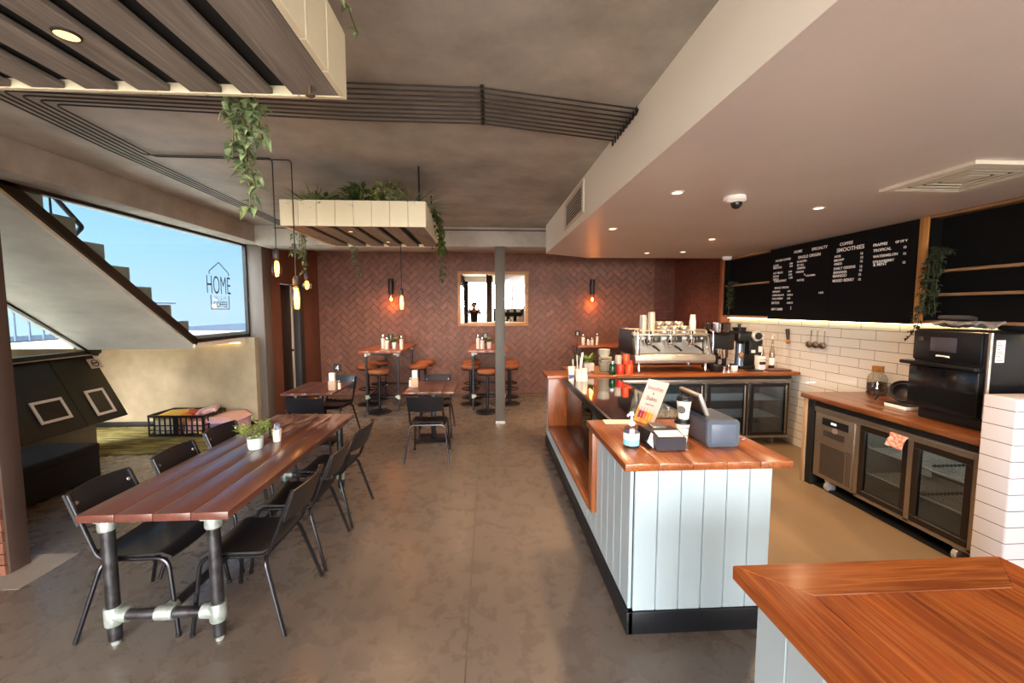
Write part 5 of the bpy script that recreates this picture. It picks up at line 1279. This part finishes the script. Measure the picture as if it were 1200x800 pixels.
vine('short vine wisp at the right end of the nearest planter', [(-.5, 1.2, 2.70), (-.44, 1.3, 2.73), (-.42, 1.38, 2.72), (-.4, 1.44, 2.69)], 10, IVY, .01, .03, 1)
vine('vine hanging at the right corner of the farther planter', [(-.62, 3.95, 2.66), (-.52, 4.0, 2.74), (-.48, 4.15, 2.64), (-.47, 4.3, 2.5), (-.46, 4.35, 2.35), (-.465, 4.36, 2.2), (-.46, 4.36, 2.10)], 70, DARKG, .03, .06, 4)
vine('vine hanging at the left end of the farther planter near the round bulb lamp', [(-1.72, 4.1, 2.66), (-1.78, 4.15, 2.73), (-1.80, 4.16, 2.6), (-1.80, 4.17, 2.45), (-1.81, 4.17, 2.3), (-1.79, 4.17, 2.15)], 60, IVY, .05, .06, 4)
vine('short vine hanging under the back edge of the farther planter', [(-1.55, 4.79, 2.67), (-1.56, 4.86, 2.73), (-1.56, 4.88, 2.55), (-1.56, 4.88, 2.4), (-1.53, 4.88, 2.3), (-1.47, 4.88, 2.16)], 46, GREYG, .06, .06, 3)

# ================================================================== CEILING CABLES
CAB = M('black_cable', '#17130f', .5)
NC = 9
for k in range(NC):
    q = NC-1-k
    hx = .955 if k > 4 else .962
    hookp = (.928, 2.60+.06*k, 3.005)
    pts = [hookp, (.90, 2.60+.06*k, 3.022), (-.03, 2.42+.056*k, 3.026), (-.85, 2.41+.057*k, 3.026)]
    cx = -2.60-.045*q; cy = 2.75-.05*q
    pts.append((cx, cy, 3.026))
    if q >= 6: pts[-1] = (-3.40, cy, 3.026)
    elif q >= 2: pts += [(cx-.10, cy+1.0, 3.026), (-2.82-.045*q, 6.4, 3.026)]
    else:
        ex = -1.755 if q == 1 else -1.62
        yy = 3.60 if q == 1 else 3.635
        pts += [(cx-.085, yy-.02, 3.026), (ex, yy, 3.026), (ex, yy, 2.95)]
    b = MB(); b.tube(pts, .0052, 7, .05, 4)
    b.tube([(.93, 2.60+.06*k, 3.012), (.905, 2.60+.06*k, 3.012)], .013, 8); b.box(.905, .913, 2.588+.06*k, 2.612+.06*k, 2.985, 3.03)
    b.tube([(-.03, 2.42+.056*k, 3.018), (-.03, 2.42+.056*k, 3.039)], .012, 8)
    nth = ['first', 'second', 'third', 'fourth', 'fifth', 'sixth', 'seventh', 'eighth', 'ninth'][k]
    tag(b.build('ceiling_cable', CAB), 'thin black ceiling cable, %s from the camera where the bundle meets the soffit' % nth, 'cable', 'black cables across the ceiling')
b = MB(); b.tube([(-3.15, 6.42, 2.99), (.9, 6.42, 2.99)], .009, 7); tag(b.build('conduit', M('red_brown_conduit', '#3a1d18', .5)), 'thin dark conduit along the top of the back concrete beam', 'conduit')

# ================================================================== LAMPS
SOCK = M('brown_black_socket', '#3b322d', .45)
AMB = glow('amber_filament', '#ffb862', 16); AMB2 = glow('amber_bulb_glow', '#ffb050', 5.5); ORB = glow('orange_bulb_glow', '#ffb05c', 22)
AGL = glass('amber_glass', '#ffdfa8', .0, .06)
def pendant(label, x, y, zc, zs, shape):
    t = thing('pendant_lamp', label, 'lamp', (x, y, zs), 0, 'bare bulb pendant lamps')
    MB().cyl((0, 0, .06), (0, 0, zc-zs), .0045, n=7).build('cord', CAB, t)
    MB().lathe([(.008, .075), (.014, .07), (.026, .05), (.026, 0), (.02, -.012), (0, -.012)], (0, 0, 0), 18).build('socket', SOCK, t)
    if shape == 'edison': pr_ = [(.014, -.012), (.018, -.03), (.036, -.075), (.04, -.11), (.032, -.14), (.012, -.155), (0, -.156)]; L0, L1, rr = -.03, -.13, .017
    elif shape == 'tube': pr_ = [(.016, -.012), (.028, -.03), (.03, -.05), (.03, -.19), (.02, -.212), (0, -.216)]; L0, L1, rr = -.03, -.2, .019
    else: pr_ = [(.014, -.012), (.02, -.03), (.045, -.05), (.058, -.085), (.048, -.125), (.022, -.145), (0, -.148)]; L0, L1, rr = -.04, -.125, .026
    g = MB().lathe(pr_, (0, 0, 0), 22, cap=False).build('bulb', AGL, t)
    b = MB()
    for k in range(8):
        a = k*PI/4; b.tube([(rr*.5*math.cos(a), rr*.5*math.sin(a), L0), (rr*math.cos(a), rr*math.sin(a), (L0+L1)/2), (rr*.7*math.cos(a), rr*.7*math.sin(a), L1)], .0035 if shape != 'tube' else .005, 5)
    b.build('filament', AMB, g)
    lamp('POINT', 'bulb_light', (x, y, zs+L1-.06), PD_E, '#ffab52', .03)
pendant('teardrop bulb pendant hanging at the left end of the farther planter', -1.755, 3.60, 2.955, 2.225, 'edison')
pendant('long tubular bulb pendant hanging in front of the farther planter', -1.62, 3.635, 2.955, 2.005, 'tube')
pendant('round bulb pendant hanging over the square table with number 4', -2.36, 5.6, 3.04, 2.20, 'globe')
pendant('slim tubular bulb pendant hanging beside the left wall sconce', -1.145, 5.6, 3.04, 2.0, 'tube')
def sconce(label, x):
    t = thing('wall_sconce', label, 'wall lamp', (x, 8.843, 2.25), 0, 'black tube wall sconces')
    MB().lathe([(.045, 0), (.05, -.02), (0, -.02)], (0, 0, .08), 20, (0, 1, 0)).build('wall_plate', BLK, t)
    b = MB(); b.tube([(0, -.02, .08), (0, -.10, .08)], .012, 8); b.build('arm', BLK, t)
    MB().lathe([(0, .17), (.045, .17), (.05, .165), (.05, -.14), (.045, -.145), (.045, -.10), (0, -.10)], (0, -.10, 0), 22).build('tube_shade', M('dark_iron_shade', '#352f2d', .45, .4), t)
    g = MB().lathe([(.014, -.13), (.02, -.16), (.05, -.22), (.055, -.26), (.045, -.30), (.015, -.32), (0, -.321)], (0, -.10, 0), 22, cap=False).build('bulb', AGL, t)
    MB().sphere((0, -.10, -.25), .026, (1, 1, 1.5)).build('filament', ORB, g)
    lamp('POINT', 'sconce_light', (x, 8.70, 1.86), SC_E, '#ff8a3a', .04)
sconce('black tube sconce with orange bulb on the brick wall left of the mirror', -2.0)
sconce('black tube sconce with orange bulb on the brick wall right of the mirror', 2.2)

# mirror
t = thing('wall_mirror', 'wide timber framed mirror on the herringbone brick wall behind the post', 'mirror', (.105, 8.84, 2.015))
GOLD = wood('honey_frame', '#9a6636', '#b98450', '#cf9a62', 'X', .4, 1.5, .1)
hw, hh, fw = .745, .575, .065
b = MB()
for a in ((-hw, hw, hh-fw, hh), (-hw, hw, -hh, -hh+fw), (-hw, -hw+fw, -hh+fw, hh-fw), (hw-fw, hw, -hh+fw, hh-fw)): b.box(a[0], a[1], -.035, 0, a[2], a[3], .006)
b.build('frame', GOLD, t)
b = MB(); i = .0
for a in ((-hw+fw, hw-fw, hh-fw-.02, hh-fw), (-hw+fw, hw-fw, -hh+fw, -hh+fw+.02), (-hw+fw, -hw+fw+.02, -hh+fw, hh-fw), (hw-fw-.02, hw-fw, -hh+fw, hh-fw)): b.box(a[0], a[1], -.03, -.004, a[2], a[3], .003)
b.build('inner_edge', M('pale_frame_edge', '#d8c3a0', .35, .3), t)
b = MB(); b.box(-hw+fw, hw-fw, -.003, .003, -hh+fw, hh-fw)
g = b.build('mirror_glass', M('mirror_silver', '#f2f2f0', .01, 1), t, flat=True); g.location = (0, -.016, 0); g.rotation_euler = (math.radians(.8), 0, math.radians(1.9))

# ================================================================== SOFFIT FIXTURES
def downlight(label, x, y, z=2.63, r=.042, e=DL_E):
    t = thing('downlight', label, 'downlight', (x, y, z), 0, 'recessed soffit downlights')
    MB().lathe([(r*.8, .001), (r*.85, -.006), (r*1.15, -.004), (r*1.2, .002)], (0, 0, 0), 24, cap=False).build('trim_ring', WHITE, t)
    MB().lathe([(0, -.0015), (r*.82, -.0015)], (0, 0, 0), 24, cap=False).build('lens', glow('soffit_lens', '#ffd9a6', 5), t)
    lamp('SPOT', 'downlight_beam', (x, y, z-.02), e, '#ffd2a2', .04, (0, 0, 0), 2.2)
downlight('recessed downlight in the soffit above the cake display, left of the camera dome', 1.35, 2.97)
downlight('recessed downlight in the soffit right of the camera dome', 2.72, 3.35)
downlight('recessed downlight in the soffit above the left end of the back bar', 1.29, 4.32)
downlight('recessed downlight in the soffit above the right end of the back bar', 2.66, 4.88)
downlight('recessed downlight near the back edge of the soffit, right of the pair', 2.84, 6.0, e=DL_E*.6)
downlight('recessed downlight near the back edge of the soffit, left of the pair', 2.35, 6.12, e=DL_E*.6)
for k, x in enumerate((-2.3, -.6, 1.2, 2.9)): downlight('added unseen downlight in the rear ceiling before the brick wall, '+['leftmost', 'second from left', 'third from left', 'rightmost'][k]+' of four', x, 7.6, 2.97, e=DL_E*.8)  # added lamps, unseen behind the beam, brightening the brick wall and rear floor
t = thing('ceiling_camera', 'white dome security camera on the soffit', 'camera', (1.83, 3.06, 2.63))
MB().lathe([(.075, 0), (.078, -.03), (.06, -.045), (.05, -.045)], (0, 0, 0), 26).build('base', WHITE, t)
MB().sphere((.012, -.005, -.05), .04).build('dark_eye', M('dark_dome', '#1d1c20', .1), t)
t = thing('ceiling_sensor', 'small white motion sensor at the corner where soffit meets the shelves', 'sensor', (3.80, 6.5, 2.63))
MB().lathe([(.07, 0), (.07, -.03), (.05, -.05), (0, -.055)], (0, 0, 0), 20).build('housing', WHITE, t)
t = thing('ceiling_vent', 'square white ceiling air diffuser in the soffit at the right', 'vent', (3.01, 2.53, 2.63))
VW = M('vent_cream', '#d9d2c2', .45)
b = MB()
def ring(mb, a, bq, z0, z1, s0=0):
    mb.box(-a, a, a-bq, a, z0, z1, .001, 1); mb.box(-a, a, -a, -a+bq, z0, z1, .001, 1); mb.box(-a, -a+bq, -a+bq, a-bq, z0, z1, .001, 1); mb.box(a-bq, a, -a+bq, a-bq, z0, z1, .001, 1)
ring(b, .29, .055, -.022, 0); b.build('rim', VW, t)
MB().box(-.24, .24, -.24, .24, -.003, -.0005).build('dark_throat', M('vent_throat', '#4a4440', .8), t)
for k in range(4):
    b = MB(); a = .225-k*.05; ring(b, a, .022, -.02+k*.002, -.012+k*.002); b.build('louvre', VW, t)
b = MB(); b.box(-.05, .05, -.05, .05, -.014, -.008, .001); b.build('centre_plate', VW, t)
def wallvent(label, yc, ln, xf):
    t = thing('wall_vent', label, 'vent', (xf, yc, 2.845))
    b = MB(); h = .15
    for a in ((-ln/2, ln/2, h-.03, h), (-ln/2, ln/2, -h, -h+.03), (-ln/2, -ln/2+.06, -h+.03, h-.03), (ln/2-.06, ln/2, -h+.03, h-.03)): b.box(-.018, 0, a[0], a[1], a[2], a[3], .002, 1)
    b.build('frame', VW, t)
    MB().box(-.006, 0, -ln/2+.05, ln/2-.05, -h+.02, h-.02).build('dark_backing', M('vent_backing', '#5a5248', .8), t)
    b = MB()
    for k in range(8): b.obox((-.010, 0, -h+.05+k*.029), (.004, ln-.12, .02), (0, .7, 0))
    b.build('louvres', VW, t)
wallvent('white louvred vent on the side of the soffit above the cake display', 4.36, .95, .893)
wallvent('white louvred vent on the side of the soffit close to the camera', .62, .95, .949)

# ================================================================== MENU AND SHELVES
XF = 3.93
CABB = M('black_cabinet', '#060606', .8, spec=.2); SHELFE = M('timber_shelf_edge', '#8d6a48', .5, 0, '#a17c58', 4)
MENUB = M('black_menu_felt', '#080708', .85, spec=.2)
def shelf_unit(label, y0, y1, zs):
    t = thing('wall_shelves', label, 'shelves', (XF, (y0+y1)/2, 1.68)); cur_ = t.location
    def pb(b, n, m, flat=False):
        for v in b.bm.verts: v.co -= cur_
        b.build(n, m, t, flat=flat)
    b = MB(); b.box(4.03, 4.048, y0, y1, 1.69, 2.60); pb(b, 'back_panel', CABB)
    for ya in (y0, y1-.02):
        b = MB(); b.box(XF, 4.03, ya, ya+.02, 1.69, 2.60); pb(b, 'side_panel', CABB)
    b = MB(); b.box(XF, 4.03, y0, y1, 1.675, 1.70, .002); pb(b, 'bottom_board', SHELFE)
    b = MB(); b.box(XF-.005, 4.03, y0, y1, 2.60, 2.626, .002); pb(b, 'top_rail', SHELFE)
    for z in zs:
        b = MB(); b.box(XF+.004, 4.03, y0+.02, y1-.02, z-.012, z+.012, .002); pb(b, 'shelf', SHELFE)
shelf_unit('black wall shelves left of the menu board, with one pale shelf', 5.63, 6.77, (2.18,))
shelf_unit('black wall shelves right of the menu board above the oven', 1.2, 3.55, (2.13, 1.925))
MB().box(XF-.015, 4.03, 3.555, 3.63, 1.672, 2.626, .004).build('trim_10', PALE)['kind'] = 'structure'
def board(label, y0, y1):
    t = thing('menu_sign', label, 'menu board', (XF-.02, (y0+y1)/2, 1.66), 0, 'black letter menu boards')
    MB().box(0, .035, y0-t.location.y+.002, y1-t.location.y-.002, 0, .955, .003, 1).build('panel', MENUB, t)
    return t
LETT = M('white_letters', '#fbf8f0', .5)
bA = board('black letter menu board, left panel listing house coffee and single origin', 4.60, 5.63)
bB = board('black letter menu board, right panel listing smoothies and frappes', 3.635, 4.60)
def letters(t, items):
    L = t.location
    for s, y, z, sz, al in items:
        b = MB(); b.text(s, sz, frame_mat((-.0012, y-L.y, z-L.z), (0, -1, 0), (0, 0, 1)), al, .0006, 1.08, .0009)
        b.build('menu_line', LETT, t)
letters(bA, MENU_A); letters(bB, MENU_B)
# LED strips under the shelves and in the alcove
LEDM = glow('warm_led', '#ffe0a0', 13)
b = MB(); b.box(-.006, .006, -2.2, 2.2, -.004, .004); tag(b.build('led_strip', LEDM, None, (4.02, 4.6, 1.655)), 'glowing warm light strip under the menu board and shelves', 'light strip')
b = MB(); b.box(-1.25, 1.25, -.006, .006, -.004, .004); tag(b.build('led_strip', LEDM, None, (-5.05, 6.56, 1.285)), 'glowing warm light strip at the top of the alcove wall', 'light strip')
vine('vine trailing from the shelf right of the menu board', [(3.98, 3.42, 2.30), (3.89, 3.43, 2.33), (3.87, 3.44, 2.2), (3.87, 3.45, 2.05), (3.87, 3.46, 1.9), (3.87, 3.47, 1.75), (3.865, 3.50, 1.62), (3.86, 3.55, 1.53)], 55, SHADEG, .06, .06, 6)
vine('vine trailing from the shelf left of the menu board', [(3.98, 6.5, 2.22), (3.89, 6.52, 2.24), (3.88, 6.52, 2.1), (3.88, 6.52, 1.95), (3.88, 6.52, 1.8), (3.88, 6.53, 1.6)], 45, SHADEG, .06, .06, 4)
# ================================================================== PERSON (seen in the mirror, holding up the phone)
SKIN = M('skin', '#b98a6c', .5); HAIR = M('dark_hair', '#1e1714', .6); SHIRT = M('dark_shirt', '#23252b', .8, 0, '#2c2f36', 20); TROU = M('dark_trousers', '#1c1e24', .85); SHOE = M('dark_shoe', '#151515', .6)
def skin_mesh(name, verts, edges, radii, mat, parent, root=0, sub=2):
    me = bpy.data.meshes.new(name); me.from_pydata(verts, edges, []); o = bpy.data.objects.new(name, me); COL.objects.link(o)
    sk = o.modifiers.new('skin', 'SKIN'); sk.use_smooth_shade = True
    if not me.skin_vertices: me.skin_vertices.new()
    for i, r in enumerate(radii):
        d = me.skin_vertices[0].data[i]; d.radius = (r, r) if not isinstance(r, tuple) else r; d.use_root = (i == root)
    s = o.modifiers.new('sub', 'SUBSURF'); s.levels = sub; s.render_levels = sub
    dg = bpy.context.evaluated_depsgraph_get(); m2 = bpy.data.meshes.new_from_object(o.evaluated_get(dg))
    o.modifiers.clear(); old = o.data; o.data = m2; bpy.data.meshes.remove(old); m2.name = name
    m2.materials.clear(); m2.materials.append(mat); m2.polygons.foreach_set('use_smooth', [True]*len(m2.polygons))
    o.parent = parent; return o
pe = thing('person', 'person in dark clothes holding up a phone, reflected in the timber framed mirror', 'person', (0, -.46, 0))
v, e, r = [], [], []
def jv(p, rad, par=None):
    v.append(p); r.append(rad)
    if par is not None: e.append((par, len(v)-1))
    return len(v)-1
pel = jv((0, 0, .95), (.16, .12)); w_ = jv((0, 0, 1.10), (.145, .11), pel); ch_ = jv((0, 0, 1.30), (.17, .12), w_); nk0 = jv((0, .005, 1.47), (.09, .08), ch_)
nk = jv((0, .02, 1.54), .055, nk0); hd = jv((0, .03, 1.62), (.075, .088), nk); hd2 = jv((0, .03, 1.72), (.075, .09), hd); jv((0, .02, 1.775), (.045, .055), hd2)
hands = []
for s in (-1, 1):
    hp = jv((s*.09, 0, .90), .10, pel); kn = jv((s*.11, .02, .50), .06, hp); cf = jv((s*.115, -.02, .30), .055, kn); an = jv((s*.12, -.02, .09), .038, cf); jv((s*.13, .12, .035), .035, an)
    sh = jv((s*.17, 0, 1.44), .065, nk0); el = jv((s*.27, .14, 1.33), .045, sh); wr = jv((s*.12, .37, 1.68), .028, el); pa = jv((s*.095, .395, 1.755), (.036, .02), wr); hands.append((s, pa))
    for k in range(4):
        z0 = 1.745+k*.02; L_ = [.85, 1, .95, .75][3-k]
        a = jv((s*.095, .412, z0+.01), .0095, pa); b_ = jv((s*(.095-.022*L_), .428, z0+.012), .0088, a); jv((s*(.095-.048*L_), .432, z0+.012), .0078, b_)
    a = jv((s*.08, .385, 1.735), .012, pa); jv((s*.062, .392, 1.765), .0095, a)
skin_mesh('body', v, e, r, SKIN, pe)
MB().sphere((0, .0, 1.735), .105, (.86, .98, .82), 20, 14).build('hair', HAIR, pe)
b = MB(); b.sphere((0, .118, 1.655), .016, (.8, 1, 1.5)); b.sphere((.078, .02, 1.66), .028, (.35, .6, 1)); b.sphere((-.078, .02, 1.66), .028, (.35, .6, 1)); b.sphere((0, .108, 1.608), .02, (1.2, .5, .3)); b.build('face_features', SKIN, pe)
b = MB(); b.sphere((.032, .108, 1.685), .012, (1.2, .5, .7)); b.sphere((-.032, .108, 1.685), .012, (1.2, .5, .7)); b.build('eyes', HAIR, pe)
vv = [(0, 0, .93), (0, 0, 1.10), (0, 0, 1.30), (0, .003, 1.465)]; ee = [(0, 1), (1, 2), (2, 3)]; rr = [(.175, .135), (.16, .13), (.185, .135), (.10, .09)]
for s in (-1, 1):
    n = len(vv); vv += [(s*.17, 0, 1.44), (s*.235, .09, 1.37)]; ee += [(3, n), (n, n+1)]; rr += [.078, .068]
skin_mesh('shirt', vv, ee, rr, SHIRT, pe)
vv = [(0, 0, .97)]; ee = []; rr = [(.168, .13)]
for s in (-1, 1):
    n = len(vv); vv += [(s*.09, 0, .88), (s*.11, .02, .50), (s*.117, -.02, .13)]; ee += [(0, n), (n, n+1), (n+1, n+2)]; rr += [.112, .078, .066]
skin_mesh('trousers', vv, ee, rr, TROU, pe)
for s in (-1, 1):
    b = MB(); b.sphere((s*.127, .06, .045), .06, (.75, 2.1, .75)); b.build('shoe', SHOE, pe)
t = thing('phone', 'dark phone held up in both hands, reflected in the mirror', 'phone', (0, -.022, 1.79)); MB().box(-.078, .078, -.004, .004, -.038, .038, .004, 2).build('case', BLK, t)
# dark display shelves behind the camera, seen only in the mirror
t = thing('display_shelves', 'dark shelves of white packets reflected at the right of the mirror', 'shelves', (1.75, -2.45, 0))
b = MB(); b.box(-.75, .75, -.2, -.17, 0, 1.5)
for z in (.05, .5, .9, 1.3): b.box(-.75, .75, -.2, .12, z, z+.025)
b.box(-.75, -.72, -.2, .12, 0, 1.5); b.box(.72, .75, -.2, .12, 0, 1.5); b.build('rack', M('dark_rack', '#191513', .5), t)
for k in range(8):
    z = .928 if k < 4 else 1.328
    tag(MB().box(-.09, .09, -.05, .05, 0, .2, .02).build('packet', CUPW if k % 2 else M('tan_packet', '#c2a578', .6), None, (1.2+(k % 4)*.34, -2.5, z)), 'packet on the dark shelves reflected in the mirror, %s of four on the %s shelf' % (['first', 'second', 'third', 'fourth'][k % 4], 'lower' if k < 4 else 'upper'), 'packet', 'packets on the display shelves')

# ================================================================== SKY, SUN, CAMERA
w = bpy.data.worlds.new('sky'); SC.world = w; w.use_nodes = True; nt = w.node_tree; L = nt.links
bg = nt.nodes['Background']
tc = nt.nodes.new('ShaderNodeTexCoord'); sp = nt.nodes.new('ShaderNodeSeparateXYZ'); L.new(tc.outputs['Generated'], sp.inputs[0])
# height gradient: pale near the horizon to blue overhead
r1 = nt.nodes.new('ShaderNodeValToRGB'); e0, e1 = r1.color_ramp.elements
e0.position = 0; e0.color = lin('#cfe6f6'); e1.position = .34; e1.color = lin('#7fbff2')
e2 = r1.color_ramp.elements.new(.10); e2.color = lin('#b9dff8')
L.new(sp.outputs[2], r1.inputs[0])
# bright hazy cloud towards the front of the shop (-Y)
r2 = nt.nodes.new('ShaderNodeMapRange'); r2.inputs['From Min'].default_value = -.1; r2.inputs['From Max'].default_value = .55
neg = nt.nodes.new('ShaderNodeMath'); neg.operation = 'MULTIPLY'; neg.inputs[1].default_value = -1
L.new(sp.outputs[1], neg.inputs[0]); L.new(neg.outputs[0], r2.inputs['Value'])
mx = nt.nodes.new('ShaderNodeMix'); mx.data_type = 'RGBA'; L.new(r2.outputs[0], mx.inputs['Factor']); L.new(r1.outputs[0], mx.inputs[6]); mx.inputs[7].default_value = (1.0, .965, .93, 1)
st_ = nt.nodes.new('ShaderNodeMapRange'); st_.inputs['To Min'].default_value = 1.75; st_.inputs['To Max'].default_value = SKY_FRONT
L.new(r2.outputs[0], st_.inputs['Value'])
L.new(mx.outputs[2], bg.inputs[0]); L.new(st_.outputs[0], bg.inputs[1])
lamp('SUN', 'sun', (0, -10, 20), SUN_E, '#fff0dc', .01, (math.radians(-16), 0, math.radians(-20)))

cam = bpy.data.cameras.new('camera'); co = bpy.data.objects.new('camera', cam); COL.objects.link(co); SC.camera = co
cam.sensor_width = 36; cam.lens = 36*487/1200; cam.clip_start = .02; cam.clip_end = 300
co.location = (0, 0, 1.8); co.rotation_euler = (math.radians(90-4.46), 0, math.radians(-3.25))
vs = SC.view_settings; vs.view_transform = 'Standard'; vs.look = 'None'; vs.gamma = 1; vs.use_curve_mapping = False; vs.exposure = EXPO
SC.cycles.max_bounces = 8; SC.cycles.diffuse_bounces = 5; SC.cycles.glossy_bounces = 4; SC.cycles.transparent_max_bounces = 16
SC.cycles.caustics_reflective = False; SC.cycles.caustics_refractive = False; SC.cycles.sample_clamp_indirect = 6
SC.cycles.use_denoising = True
